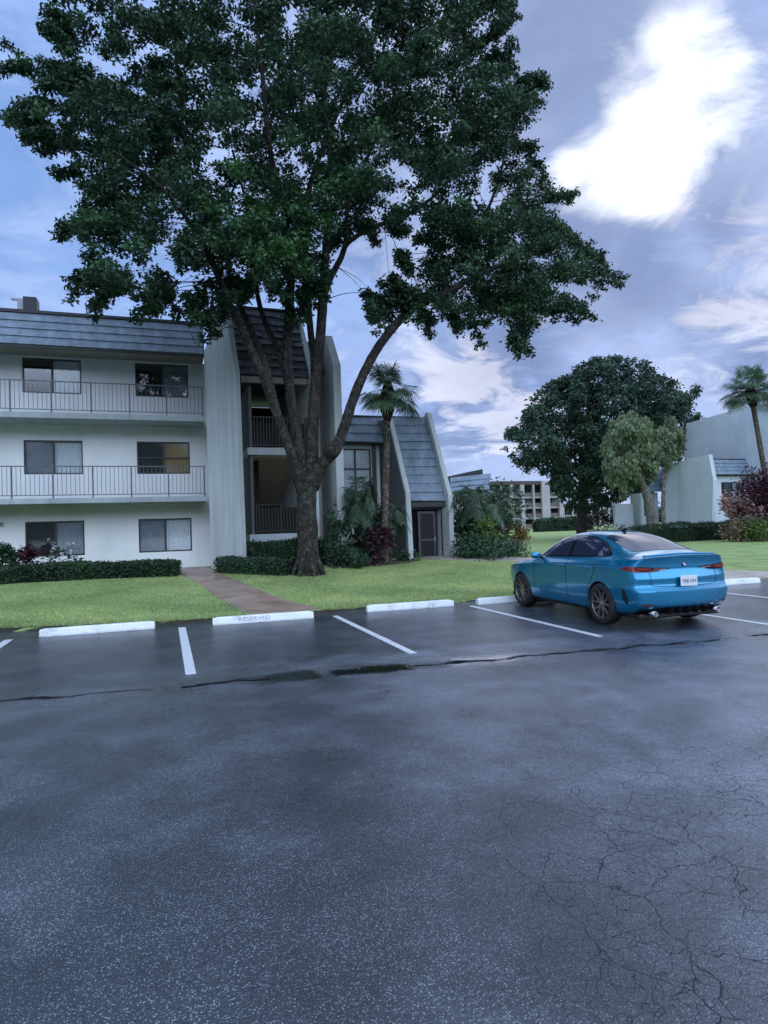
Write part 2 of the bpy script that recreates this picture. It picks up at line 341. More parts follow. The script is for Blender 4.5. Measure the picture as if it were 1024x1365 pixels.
# ------------------------------------------------------------------ wheel stops
def text_mesh(txt, size, mat, ext=.001):
    cu_ = bpy.data.curves.new('t', 'FONT'); cu_.body = txt; cu_.size = size; cu_.align_x = 'CENTER'; cu_.align_y = 'CENTER'; cu_.extrude = ext
    ob = bpy.data.objects.new('t', cu_); C.objects.link(ob); dg = bpy.context.evaluated_depsgraph_get()
    me = bpy.data.meshes.new_from_object(ob.evaluated_get(dg)); bpy.data.objects.remove(ob)
    me.materials.clear(); me.materials.append(mat); return me
def stop_mesh(L=1.86):
    n = 24; b = MB(); rr = random.Random(4); vs = []; 
    prof = [(-.085, 0), (-.085, .03), (-.062, .115), (-.05, .13), (.05, .13), (.062, .115), (.085, .03), (.085, 0)]
    for i in range(n+1):
        x = -L/2+L*i/n; e = min(1, .86+.14*min(i, n-i)/1.5)
        for (y, z) in prof: vs.append((x, y*(e if i in (0, n) else 1)+.003*(rr.random()-.5), z*(e if i in (0, n) else 1)+.003*(rr.random()-.5)*(z > 0)))
    k = len(prof); fs = [(i*k+j, i*k+(j+1), (i+1)*k+j+1, (i+1)*k+j) for i in range(n) for j in range(k-1)] + [tuple(range(k-1, -1, -1)), tuple(range(n*k, n*k+k))]
    b.add(vs, fs); return b
proto = stop_mesh().build('wheel_stop', m_white, fix=True); proto.location.z = .001
SL = [(-1.12, 12.32, -.03, 'white concrete wheel stop alone at the far left in front of the low hedge'),
      (1.74, 12.1, -.05, 'white concrete wheel stop lettered RESERVED across the end of the red path'),
      (4.75, 12.24, -.05, 'plain white concrete wheel stop between the red path and the blue car'),
      (7.12, 12.06, -.03, 'white concrete wheel stop partly hidden by the front of the blue car'),
      (13.1, 12.1, -.02, 'white concrete wheel stop on the right of the blue car')]
for i, (x, y, rz, lab) in enumerate(SL):
    o = proto if i == 0 else proto.copy()
    if i: C.objects.link(o)
    o.location = (x, y, .001); o.rotation_euler.z = rz; tag(o, lab, 'wheel stop', 'wheel stops along the lawn edge')
    if i == 1:
        t = bpy.data.objects.new('lettering', text_mesh('RESERVED', .105, m_brass)); C.objects.link(t); t.parent = o
        t.location = (-.18, -.078, .072); t.rotation_euler = (R(75), 0, 0); t.scale.x = 1.25
exec_order = 0
# ------------------------------------------------------------------ leaf clouds
def leafmesh(name, P, size, mat, parent=None, tint=None, seed=0, asp=.5, droop=.3, down=0., loc=None):
    """P: (n,3) leaf positions; one folded diamond each"""
    rs = np.random.RandomState(seed); n = len(P); sz = size*(.65+.7*rs.rand(n))[:, None]
    d = rs.normal(size=(n, 3)); d[:, 2] = d[:, 2]*.6-droop; 
    if down: d[:, :2] *= (1-down); d[:, 2] = d[:, 2]*(1-down)-down*1.5
    d /= np.linalg.norm(d, axis=1)[:, None]
    u = rs.normal(size=(n, 3)); u[:, 2] += .9 if not down else 0; u -= d*(u*d).sum(1)[:, None]; u /= np.linalg.norm(u, axis=1)[:, None]
    s = np.cross(d, u); w = sz*asp
    V = np.empty((n, 4, 3)); V[:, 0] = P; V[:, 2] = P+d*sz; V[:, 1] = P+d*sz*.45+s*w*.5+u*sz*.08; V[:, 3] = P+d*sz*.45-s*w*.5+u*sz*.08
    if parent: V -= np.array(org(parent))
    me = bpy.data.meshes.new(name); me.vertices.add(n*4); me.vertices.foreach_set('co', V.astype(np.float32).ravel())
    me.loops.add(n*4); me.loops.foreach_set('vertex_index', np.arange(n*4, dtype=np.int32)); me.polygons.add(n)
    me.polygons.foreach_set('loop_start', np.arange(0, n*4, 4, dtype=np.int32)); me.polygons.foreach_set('loop_total', np.full(n, 4, dtype=np.int32))
    me.update(calc_edges=True)
    a = me.attributes.new('tint', 'FLOAT', 'FACE')
    if tint is None: tint = rs.rand(n)
    a.data.foreach_set('value', np.clip(tint, 0, 1).astype(np.float32))
    me.materials.append(mat); o = bpy.data.objects.new(name, me); C.objects.link(o); o.parent = parent
    if parent is None and loc is not None: pass
    return o
def cloud(cs, rs_, per, seed, flat=.8, shell=.5):
    """leaf positions & tint for clusters"""
    rs = np.random.RandomState(seed); P = []; T = []
    for c, r in zip(cs, rs_):
        n = max(8, int(per*r*r)); q = rs.normal(size=(n, 3)); q /= np.linalg.norm(q, axis=1)[:, None]
        q *= (rs.rand(n)**shell)[:, None]*r*(.75+.5*rs.rand(n))[:, None]; q[:, 2] *= flat
        P.append(q+np.array(c)); T.append(np.full(n, rs.rand()*.75+.05)+.3*(rs.rand(n)-.3)+.25*q[:, 2]/r)
    return np.concatenate(P), np.concatenate(T)
def inpoly(pts, poly):
    x, y = pts[:, 0], pts[:, 1]; ins = np.zeros(len(pts), bool); j = len(poly)-1
    for i in range(len(poly)):
        xi, yi = poly[i]; xj, yj = poly[j]
        c = ((yi > y) != (yj > y)) & (x < (xj-xi)*(y-yi)/(yj-yi+1e-9)+xi); ins ^= c; j = i
    return ins
def pdist(pts, poly):
    D = np.full(len(pts), 1e9); A = np.array(poly, float); B = np.roll(A, -1, 0)
    for a, b in zip(A, B):
        t = np.clip(((pts-a)@(b-a))/max(((b-a)**2).sum(), 1e-9), 0, 1)[:, None]; D = np.minimum(D, np.linalg.norm(pts-(a+t*(b-a)), axis=1))
    return D
def crown(poly, n, rmin, rmax, Yc, thick, seed, bias=None, holes=()):
    rs = np.random.RandomState(seed); A = np.array(poly, float); lo, hi = A.min(0), A.max(0); out = []; tries = 0
    while len(out) < n and tries < 60:
        tries += 1
        p = lo+rs.rand(n*3, 2)*(hi-lo); p = p[inpoly(p, poly)]; d = pdist(p, poly)
        for q, dd in zip(p, d):
            if dd < rmin*.75: continue
            if any((q[0]-h[0])**2+(q[1]-h[1])**2 < h[2]**2 and rs.rand() < h[3] for h in holes): continue
            r = min(dd*1.05, rmin+(rmax-rmin)*rs.rand()); zt = thick*math.sqrt(min(1, dd/(rmax*3.2)))
            Y = Yc+(rs.rand()*2-1)*zt; w = at(q[0], q[1], Y); dep = (w-Vector((0, 0, EYE))).dot(fw)
            out.append((w, r*dep/F)); 
            if len(out) >= n: break
    return [o[0] for o in out], [o[1] for o in out]
# ------------------------------------------------------------------ the big fig tree
TY = 18.5
tb = at(412, 765, TY); tb.z = gh(tb.x, tb.y)+.03
tree = empty('shade_tree', tb, 'huge multi-stemmed fig tree with dark dense crown towering before the stair tower', 'tree')
def P(x, y, dy=0): return at(x, y, TY+dy)
limbs = [([(403,655,0),(390,610,-.2),(372,560,-.4),(352,505,-.6),(330,455,-.8),(306,405,-1.1),(285,355,-1.5),(255,300,-2.0),(215,250,-2.6),(150,200,-3.2)], [.2,.17,.15,.14,.12,.11,.09,.07,.05,.03]),
 ([(372,560,-.3),(360,510,-.1),(348,470,.2),(328,425,.5),(308,380,.9),(300,330,1.3),(270,270,1.8),(230,200,2.2),(170,120,2.5)], [.12,.12,.11,.10,.09,.08,.07,.05,.03]),
 ([(410,650,.1),(398,590,.2),(388,530,.2),(383,470,.2),(386,410,.1),(388,350,-.1),(378,280,-.5),(360,200,-.9),(350,100,-1.2),(340,0,-1.4)], [.22,.19,.17,.16,.15,.13,.11,.09,.07,.04]),
 ([(385,520,.2),(372,470,.5),(350,420,.8),(340,370,1.2),(335,300,1.6),(310,200,2)], [.11,.1,.09,.08,.06,.04]),
 ([(416,650,0),(416,590,.1),(420,520,.1),(427,450,0),(431,390,0),(434,340,-.1),(438,280,-.4),(440,200,-.6),(430,100,-.8),(420,-20,-.8),(400,-130,-1)], [.24,.21,.18,.17,.16,.13,.12,.1,.08,.06,.03]),
 ([(430,400,0),(440,372,.1),(454,345,.2),(462,326,.3),(480,312,.4),(505,300,.6),(545,285,.9),(590,250,1.2),(620,200,1.6)], [.11,.11,.1,.09,.08,.08,.07,.05,.03]),
 ([(458,335,.2),(462,310,.0),(465,270,-.4),(490,210,-.9),(520,140,-1.4),(550,60,-1.9)], [.07,.07,.07,.06,.05,.03]),
 ([(415,650,.2),(430,618,-.2),(447,600,-.4),(458,572,-.5),(470,535,-.6),(485,498,-.7),(503,465,-.8),(527,433,-.9),(553,410,-1),(590,392,-1.1),(640,365,-1.3),(690,345,-1.5),(745,330,-1.7)], [.26,.21,.19,.17,.16,.155,.15,.14,.13,.11,.09,.06,.03]),
 ([(553,410,-1),(580,380,-.5),(620,330,.2),(650,280,.8),(670,220,1.2),(680,150,1.6)], [.09,.08,.07,.06,.05,.03]),
 ([(414,640,.4),(416,560,.8),(419,490,1),(412,420,1.2),(408,340,1.5),(410,260,1.9),(450,150,2.3),(500,50,2.6),(520,-60,2.6)], [.17,.14,.13,.12,.11,.1,.08,.06,.04])]
tr = MB(); allp = []
trunk = smooth_path([tb+Vector((.03,0,-.15)), tb+Vector((.02,0,.15)), P(411,735,0), P(410,700), P(409,665), P(409,635)], 5)
tr.tube(trunk, lerps([.36, .31, .27, .27, .29, .28], len(trunk)), 18, wob=.10, seed=1)
for k in range(7):                                   # root flare
    an = k*.9+.3; d = Vector((math.cos(an), math.sin(an), 0)); e = tb+d*.48; e.z = gh(e.x, e.y)-.04
    pp = smooth_path([tb+d*.18+Vector((0,0,.95)), tb+d*.26+Vector((0,0,.45)), tb+d*.42+Vector((0,0,.14)), e], 4)
    tr.tube(pp, lerps([.11,.10,.08,.04], len(pp)), 8, wob=.12, seed=k)
for i, (pts, rad) in enumerate(limbs):
    pp = smooth_path([P(*q) for q in pts], 5); rr = lerps([r*.90 for r in rad], len(pp)); tr.tube(pp, rr, 10, wob=.12, seed=20+i)
    allp += [(p, r) for p, r in zip(pp, rr)][8:]
for k in range(11):                                  # fused aerial roots running down the bole
    an = k*.62+.2; q = random.Random(k); d = Vector((math.cos(an), math.sin(an), 0)); pp = []
    for j in range(9):
        c_ = trunk[min(len(trunk)-1, 2+j*2+(j > 6))]; rr_ = [.34,.29,.26,.25,.24,.25,.26,.26,.23][j]; a2 = an+.25*math.sin(j*.8+k)
        pp.append(c_+Vector((math.cos(a2), math.sin(a2), 0))*rr_*q.uniform(.86, 1.0))
    pp = smooth_path(pp, 3); tr.tube(pp, lerps([.10,.075,.06,.055,.06,.05,.03], len(pp)), 7, wob=.3, seed=60+k)
# wound burl on the right limb
bp = P(444, 600, -.5)
tr.tube([bp+Vector((-.22,0,-.12)), bp+Vector((-.1,0,-.03)), bp+Vector((.06,0,.03)), bp+Vector((.2,0,.12))], [.12,.24,.23,.12], 10, wob=.3, seed=5)
outline = [(60,-10),(75,35),(62,60),(95,92),(38,78),(10,60),(12,85),(50,100),(95,118),(25,130),(30,165),(55,185),(95,205),(98,250),(92,290),(85,312),(110,330),(100,372),(125,395),(180,405),(215,402),(258,402),(268,438),(285,450),(300,405),(330,385),(362,372),(378,410),(392,420),(408,390),(430,380),(440,330),(470,310),(520,298),(552,312),(545,345),(530,380),(498,400),(500,420),(530,412),(548,388),(560,405),(572,430),(620,432),(676,445),(690,470),(708,455),(742,422),(795,415),(822,372),(800,340),(762,318),(748,290),(758,262),(722,222),(700,215),(716,160),(722,110),(682,90),(665,50),(690,15),(720,-60),(700,-160),(560,-250),(380,-270),(200,-220),(80,-120),(50,-40)]
holes = [(165,335,20,.8),(205,350,28,.85),(225,325,22,.7),(240,375,20,.8),(350,395,14,.7),(255,230,14,.6),(345,215,14,.6),(430,190,12,.5),(290,50,12,.5),(270,30,16,.5),(600,180,10,.5),(740,400,14,.3),(235,290,18,.6),(330,180,10,.6),(650,330,12,.4)]
cs, rr = crown(outline, 600, 8, 30, TY-.2, 4.4, 3, holes=holes)
c2, r2 = crown(outline, 560, 7, 17, TY-.2, 2.6, 8, holes=holes)
cs += c2; rr += r2
for po_, nn_, sd_, dz_ in (([(100,250),(430,250),(432,365),(385,402),(330,388),(288,440),(262,402),(130,392),(100,360)], 170, 31, -1.6), ([(565,250),(740,280),(812,370),(700,442),(572,426),(546,330)], 130, 32, -.8), ([(50,95),(250,100),(250,270),(100,245)], 70, 34, -.6), ([(70,10),(690,10),(700,200),(560,290),(430,330),(110,250)], 150, 33, -1.5)):
    c3, r3 = crown(po_, nn_, 9, 24, TY+dz_, 1.8, sd_, holes=holes); cs += c3; rr += r3
tw = MB(); sprs = [((150,130),(8,60)),((120,165),(28,132)),((110,200),(52,182)),((140,365),(98,372)),((175,380),(128,402)),((285,400),(272,452)),((215,385),(238,418)),((250,390),(258,425)),((335,380),(322,402)),((765,352),(824,372)),((675,430),(706,472)),((690,420),(690,468)),((560,392),(496,398)),((556,395),(503,425)),((740,400),(792,422)),((600,415),(612,440)),((700,110),(722,118)),((700,215),(728,232)),((735,260),(760,262)),((740,310),(800,338)),((375,385),(392,428)),((410,370),(404,430)),((650,60),(692,18)),((90,60),(58,40)),((95,300),(78,312))]
sprA = []; q = random.Random(71); oc = np.array(outline[:72], float)
for k in range(95):
    i = q.randrange(len(oc)-1); t_ = q.random(); a_ = oc[i]*(1-t_)+oc[i+1]*t_
    if a_[1] < -5: continue
    c_ = a_+(np.array([400, 200])-a_)*q.uniform(.06, .12); sprs.append((tuple(c_), tuple(a_+(a_-np.array([400, 200]))*q.uniform(-.01, .055)+np.array([q.uniform(-8, 8), q.uniform(-4, 14)]))))
for a_, b_ in sprs:
    Y_ = q.uniform(-1.6, 1.6); A_, B_ = P(*a_, Y_), P(*b_, Y_); sprA.append(A_); m_ = (A_+B_)/2+Vector((0, 0, .1)); pth = smooth_path([A_, m_, B_], 5)
    tw.tube(pth, lerps([.014, .009, .004], len(pth)), 4, cap=False)
    for j_, p_ in enumerate(pth[2:]):
        cs.append(p_+Vector((q.uniform(-.08, .08), q.uniform(-.2, .2), q.uniform(-.1, .05)))); rr.append(q.uniform(.13, .26))
AP = np.array([tuple(p) for p, r in allp]); rs = random.Random(2)
for a_ in sprA:
    k = int(np.linalg.norm(AP-np.array(a_), axis=1).argmin()); s_a = allp[k][0]
    if (s_a-a_).length < 1.6: tw.tube(smooth_path([s_a, (s_a+a_)/2+Vector((0, 0, .12)), a_], 4), lerps([.012, .007, .005], 9), 4, cap=False)
for i, (c, r) in enumerate(zip(cs, rr)):
    if i % 3: continue
    d = np.linalg.norm(AP-np.array(c), axis=1)+.9*np.maximum(0, AP[:, 2]-c.z); k = int(d.argmin()); a = allp[k][0]; L = (c-a).length
    if L > 1.7: continue
    mid = (a+c)/2+Vector((rs.uniform(-.1,.1), rs.uniform(-.1,.1), .08))*L
    r1 = min(allp[k][1]*.5, .007+.008*L)
    tw.tube(smooth_path([a, mid, c], 3), lerps([r1, r1*.6, .007], 7), 5, cap=False, seed=i)
tr.build('trunk', m_bark, tree, smooth=True); tw.build('branches', m_bark, tree, smooth=True)
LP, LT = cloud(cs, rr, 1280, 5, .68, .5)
# sunlit look put into the leaf tint: lighter sprays low on the left middle
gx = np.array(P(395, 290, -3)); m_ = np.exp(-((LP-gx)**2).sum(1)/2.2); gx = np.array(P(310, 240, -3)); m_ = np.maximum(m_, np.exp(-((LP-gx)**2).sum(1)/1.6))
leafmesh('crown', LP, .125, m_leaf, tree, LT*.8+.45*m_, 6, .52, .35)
print('fig leaves', len(LP))
# ------------------------------------------------------------------ other trees
def tree_px(name, poly, n, rmin, rmax, Y, thick, per, size, mat, label, trunkpx, trad, bark, seed, cat='tree', down=0., flat=.8, group=None, branches=10):
    b = at(trunkpx[0][0], trunkpx[0][1], Y); b.z = (gh(b.x, b.y)+.03)
    t = empty(name, b, label, cat, group); tr = MB(); pp = smooth_path([b-Vector((0, 0, .1))]+[at(x, y, Y) for x, y in trunkpx[1:]], 5)
    tr.tube(pp, lerps(trad, len(pp)), 8, wob=.15, seed=seed)
    cs, rr = crown(poly, n, rmin, rmax, Y, thick, seed)
    q = random.Random(seed)
    for c in q.sample(cs, min(branches, len(cs))):
        a = pp[int(len(pp)*q.uniform(.45, .95))]; tr.tube(smooth_path([a, (a+c)/2+Vector((0, 0, .3)), c], 3), lerps([trad[-1]*.7, trad[-1]*.4, .02], 7), 5, cap=False)
    tr.build('trunk', bark, t, smooth=True)
    Pn, T = cloud(cs, rr, per, seed, flat); leafmesh('crown', Pn, size, mat, t, T, seed, .5, .3, down); return t
big = [(665,598),(675,570),(695,555),(700,530),(722,515),(745,500),(770,485),(800,470),(830,472),(862,478),(880,495),(905,508),(940,512),(925,545),(945,555),(920,575),(915,610),(880,625),(852,655),(832,668),(806,682),(770,690),(738,664),(725,635),(690,632),(682,612)]
tree_px('shade_tree', big, 640, 5, 15, 46, 6, 270, .30, m_leaf2, 'broad dark round-crowned tree on the far lawn behind the blue car', [(775,700),(776,680),(780,650),(790,600)], [.5,.4,.35,.2], m_bark, 21, branches=24)
wp = [(800,600),(803,575),(815,555),(838,545),(862,552),(880,575),(884,600),(876,640),(850,650),(830,665),(815,655),(803,630)]
tree_px('weeping_tree', wp, 130, 4, 11, 36, 1.8, 600, .26, m_leafpale, 'pale grey-green weeping tree with thick leaning trunk before the white house', [(872,700),(866,672),(857,645),(848,610)], [.42,.32,.24,.12], m_palebark, 22, down=.72, flat=1.2)
wp2 = [(872,590),(878,562),(893,552),(908,560),(914,580),(910,612),(890,622),(876,610)]
tree_px('weeping_tree', wp2, 60, 4, 9, 38.5, 1.2, 600, .26, m_leafpale, 'smaller pale weeping tree crown to the right of the larger weeping tree', [(885,697),(884,670),(886,640),(890,600)], [.2,.15,.12,.08], m_palebark, 23, down=.7, flat=1.2)
# far tree mass closing the horizon
def fan(V, Fc, o, d, size, n, rs):
    d = d.normalized(); side = d.cross(Vector((0, 0, 1))); side = side.normalized() if side.length > .1 else Vector((1, 0, 0)); nn = side.cross(d)
    for k in range(n):
        an = (k/(n-1)-.5)*R(215); L = size*(.7+.3*math.cos(an*.5))*rs.uniform(.85, 1.05)
        dr = (d*math.cos(an)+side*math.sin(an)+nn*.12*math.cos(an*2)).normalized(); w = dr.cross(nn)*size*.030
        p1 = o+dr*L*.6; p2 = o+dr*L+Vector((0, 0, -.22*L*rs.uniform(.4, 1.6)))
        i = len(V); V += [o, p1+w, p2, p1-w]; Fc.append((i, i+1, i+2, i+3))
def palm(px, top, Y, h_label, fans, fr, tr_r, seed, lean=(0, 0), lab=''):
    base = at(px[0], px[1], Y); base.z = gh(base.x, base.y)+.03; tp = at(top[0], top[1], Y); rs = random.Random(seed)
    t = empty('palm_tree', base, lab, 'palm tree', 'sabal palms'); mid = (base+tp)/2+Vector((lean[0], 0, 0))
    pp = smooth_path([base-Vector((0,0,.1)), base.lerp(mid, .5), mid, mid.lerp(tp, .6), tp], 5); MB().tube(pp, lerps([tr_r*1.3, tr_r, tr_r*.95, tr_r*.9, tr_r], len(pp)), 12, wob=.1).build('trunk', m_palmbark, t, smooth=True)
    d = (pp[-1]-pp[-3]).normalized(); q0 = tp-d*.45; b = MB(); b.tube([q0-d*.55, q0-d*.15, q0+d*.2, tp+d*.15, tp+d*.35], [tr_r*1.1, tr_r*1.9, tr_r*2.1, tr_r*1.5, tr_r*.8], 12, wob=.35, seed=3)
    b.build('boots', m_boots, t)
    V = []; Fc = []
    for k in range(fans):
        an = k*2.4; el = R(rs.choice([75, 55, 35, 20, 5, -10, -30])) if k > 3 else R(70)
        dd = Vector((math.cos(an)*math.cos(el), math.sin(an)*math.cos(el), math.sin(el))); L = fr*rs.uniform(.3, .72)
        e = tp+dd*L+Vector((0, 0, -.08*L)); i = len(V); s = Vector((-dd.y, dd.x, 0)).normalized()*.018
        V += [tp-s, tp+s, e+s, e-s]; Fc.append((i, i+1, i+2, i+3)); fan(V, Fc, e, dd+Vector((0, 0, -.55)), fr*.55*rs.uniform(.8, 1.1), 24, rs)
    b = MB(); b.add(V, Fc); o = b.build('crown', m_palm, t); a = o.data.attributes.new('tint', 'FLOAT', 'FACE'); a.data.foreach_set('value', np.random.RandomState(seed).rand(len(Fc)).astype(np.float32))
    return t
palm((512, 752), (517, 522), 20.2, 0, 44, 1.18, .12, 4, (0, 0), 'short sabal palm with small round crown in front of the sloped entrance roof')
palm((1033, 715), (1001, 522), 31, 0, 60, 2.0, .17, 7, (.05, 0), 'tall slender leaning sabal palm before the white house at the right edge')
# ------------------------------------------------------------------ shrubs and hedges
def hedge(name, a, b, w, h, mat, label, seed, dens=900, size=.06, cat='hedge', group=None, top=.05):
    a = Vector((a[0], a[1], 0)); b = Vector((b[0], b[1], 0)); L = (b-a).length; t = (b-a)/L; s = Vector((-t.y, t.x, 0)); rs = np.random.RandomState(seed)
    n = int(dens*(2*L*h+L*w+2*w*h)); u = rs.rand(n); v = rs.rand(n); q = rs.rand(n)
    face = rs.choice(3, n, p=np.array([L*h*2, L*w, w*h*2])/(L*h*2+L*w+w*h*2)); 
    x = np.where(face == 2, (rs.rand(n) > .5)*1., u); y = np.where(face == 0, (rs.rand(n) > .5)*1., v); z = np.where(face == 1, 1., q)
    bump = 1+.10*np.sin(x*L*2.1+seed)*np.cos(x*L*.9)+.05*rs.normal(size=n)
    yy = (y-.5)*w*bump; zz = z*h*bump; ee = (x-.5)*(L+.1*rs.normal(size=n)*1.)+L*.5
    rd = np.clip((np.abs(y-.5)*2)**4*(z**4), 0, 1); zz -= rd*.12*h; yy *= 1-.12*rd
    X = a.x+t.x*ee+s.x*yy; Yv = a.y+t.y*ee+s.y*yy; G = np.array([gh(p, r)+.03 for p, r in zip(X, Yv)])
    Pn = np.stack([X, Yv, G+zz], 1); c = (a+b)/2; root = empty(name, (c.x, c.y, gh(c.x, c.y)+.03), label, cat, group)
    leafmesh('foliage', Pn, size, mat, root, rs.rand(n)*.7+.25*np.sin(X*3+Yv*2), seed, .6, .05)
    core = MB(); m = max(2, int(L/.4)); 
    for i in range(m):
        p = a+t*(L*(i+.03)/m); r_ = a+t*(L*(i+.97)/m); g = gh(p.x, p.y); hh = h*(.80+.06*math.sin(i*1.3))
        A_ = [p-s*w*.40, r_-s*w*.40, r_+s*w*.40, p+s*w*.40]; core.prism([(v_.x, v_.y, g) for v_ in A_], (0, 0, hh))
    co_ = core.build('stems', m_hedge, root); at_ = co_.data.attributes.new('tint', 'FLOAT', 'FACE'); at_.data.foreach_set('value', [.0]*len(co_.data.polygons))  # added solid core block inside the leaves, at the dark end of the tint
    return root
def shrub(name, px, Y, w, h, mat, label, seed, n=26, per=900, size=.1, cat='shrub', group=None, down=0., stems=6, asp=.5, base=None, flat=1, lift=.12, rc=.20):
    b = Vector(base) if base else at(px[0], px[1], Y); b.z = gh(b.x, b.y)+.03; t = empty(name, b, label, cat, group); rs = random.Random(seed); cs = []; rr = []
    for k in range(n):
        f = rs.random()**.8; an = rs.uniform(0, 6.28); q = math.sqrt(rs.random())*w*.5*(1.05-.55*f**2); cs.append(b+Vector((math.cos(an)*q, math.sin(an)*q, h*(lift+(1-lift)*f)*.92))); rr.append(max(w, h)*rs.uniform(.6, 1.1)*rc)
    s = MB()
    for k in range(stems):
        c = cs[k % n]; s.tube(smooth_path([b+Vector((rs.uniform(-.08,.08), rs.uniform(-.08,.08), -.05)), (b+c)/2+Vector((0, 0, .05*h)), c], 3), lerps([.02+.008*h, .015, .006], 7), 5, cap=False)
    s.build('stems', m_bark, t, smooth=True); Pn, T = cloud(cs, rr, per, seed, flat); leafmesh('foliage', Pn, size, mat, t, T, seed, asp, .1, down); return t
hedge('hedge', (-9, 20.9), (.35, 20.35), 1.15, .40, m_hedge, 'long low clipped hedge below the ground floor windows', 1, 1500, .07)
hedge('hedge', (1.72, 20.4), (3.5, 18.75), .7, .42, m_hedge, 'low leafy hedge between the red path and the big tree', 2, 1700, .075)
hedge('hedge', (2.6, 20.5), (4.9, 20.7), .5, .85, m_shrub, 'dark taller hedge filling the foot of the stair tower opening', 3, 1700, .08)
hedge('hedge', (29.5, 34.5), (50, 32.2), 1.3, 1.15, m_hedge, 'long dark clipped hedge before the white house on the right', 4, 500, .12)
hedge('hedge', (56, 88), (66, 88), 2, 2.0, m_hedge, 'small square far hedge on the distant lawn left of the weeping tree', 5, 90, .3)
# bed in front of the two storey wing
sh = lambda px, Y: (at(px[0], px[1], Y))
bed = ribbon('planting_bed', [(4.9, 20.2), (6.3, 20.35), (7.9, 20.9), (8.35, 21.2)], [1.6, 1.7, 1.0, .5], m_soil, .012)
shrub('broadleaf_shrub', (474, 752), 20.6, 1.3, 2.3, m_shrub, 'tall dark green shrub against the two storey wall', 11, 38, 420, .17, rc=.16)
shrub('broadleaf_shrub', (500, 748), 20.9, 1.2, 1.7, m_shrub, 'dark green bushy shrub behind the crimson plant', 12, 36, 560, .15)
m_palmd = m_leaff('dark_palm_leaf', (.045, .09, .05), .5, .2)
def fronds(px, Y, h, n, label, seed, spread=.55, mat=None, name='areca_palm'):
    b = at(px[0], px[1], Y); b.z = gh(b.x, b.y)+.03; t = empty(name, b, label, 'palm shrub', 'feathery palm shrubs'); rs = random.Random(seed); V = []; Fc = []; st = MB()
    for k in range(n):
        an = k*2.4+rs.random(); H = h*rs.uniform(.6, 1.02); sp = spread*h*rs.uniform(.35, 1.)*(1.25-.5*H/h); d = Vector((math.cos(an), math.sin(an), 0))
        pth = smooth_path([b+d*.05, b+d*sp*.25+Vector((0, 0, H*.55)), b+d*sp*.65+Vector((0, 0, H*.95)), b+d*sp+Vector((0, 0, H*.93)), b+d*sp*1.3+Vector((0, 0, H*.72))], 7)
        st.tube(pth, lerps([.022, .014, .004], len(pth)), 4, cap=False)
        for i in range(9, len(pth)):
            tt = (pth[min(i+1, len(pth)-1)]-pth[i-1]).normalized(); sd = tt.cross(Vector((0, 0, 1))).normalized(); L = h*.125*math.sin(math.pi*min(1, (i-6)/(len(pth)-4)))+.06
            for sg in (1, -1):
                dd = (sd*sg+tt*.7+Vector((0, 0, -.35+rs.uniform(-.2, .2)))).normalized(); w_ = tt*.011*h**.5; o_ = pth[i]; j = len(V); V += [o_-w_, o_+dd*L*.5-w_, o_+dd*L+Vector((0, 0, -.05)), o_+dd*L*.5+w_, o_+w_]; Fc.append((j, j+1, j+2, j+3, j+4))
    st.build('stems', m_shrub if False else m_palmbark, t, smooth=True); b_ = MB(); b_.add(V, Fc); o = b_.build('fronds', mat or m_palm, t)
    a = o.data.attributes.new('tint', 'FLOAT', 'FACE'); a.data.foreach_set('value', np.random.RandomState(seed).rand(len(Fc)).astype(np.float32)); return t
fronds((520, 746), 20.9, 2.1, 26, 'feathery palm shrub leaning on the dark left wall of the entrance', 13, .38, m_palmd)
fronds((480, 750), 20.5, 2.9, 30, 'tallest feathery palm shrub, rising before the tall curtained window', 113, .30, m_palmd)
fronds((628, 744), 21.6, 2.7, 26, 'feathery palm shrub with arching fronds right of the entrance', 114, .36, m_palmd)
fronds((657, 742), 22.2, 2.2, 20, 'smaller feathery palm shrub behind the bright rounded shrub', 115, .5)
shrub('broadleaf_shrub', (450, 756), 20.2, .9, 1.7, m_shrub, 'loose light-tipped shrub just right of the tree trunk', 14, 24, 600, .12)
shrub('crimson_shrub', (503, 757), 20.0, 1.3, 1.25, m_red, 'crimson leaved shrub in the bed left of the dark entrance door', 15, 30, 900, .12)
shrub('ground_plant', (545, 747), 20.9, .8, .35, m_shrub, 'small green tuft beside the entrance step', 16, 12, 1400, .1)
shrub('ground_plant', (470, 762), 19.7, 1.5, .4, m_shrub, 'low green plants along the lawn edge of the bed', 17, 22, 1400, .09)
# right of the entrance
shrub('broadleaf_shrub', (625, 744), 21.7, 1.5, 1.7, m_shrub, 'dark green bushy plant just right of the entrance', 18, 40, 560, .17, stems=8)
shrub('bright_shrub', (642, 742), 21.2, 1.5, 1.5, m_bright, 'bright yellow-green rounded shrub right of the entrance', 19, 40, 800, .14)
shrub('young_tree', (668, 735), 23.5, 2.1, 2.9, m_shrub, 'thin young tree with open crown between the bright shrub and the far apartments', 20, 36, 170, .17, cat='tree', stems=14, lift=.35)
shrub('croton_shrub', (688, 733), 23, 1.1, 1.3, m_croton, 'yellow and red croton shrub at the right end of the planting', 24, 22, 500, .15)
shrub('ground_plant', (650, 745), 20.9, 3.0, .4, m_shrub, 'low dark ground cover along the foot of the bright shrub', 25, 40, 900, .1)
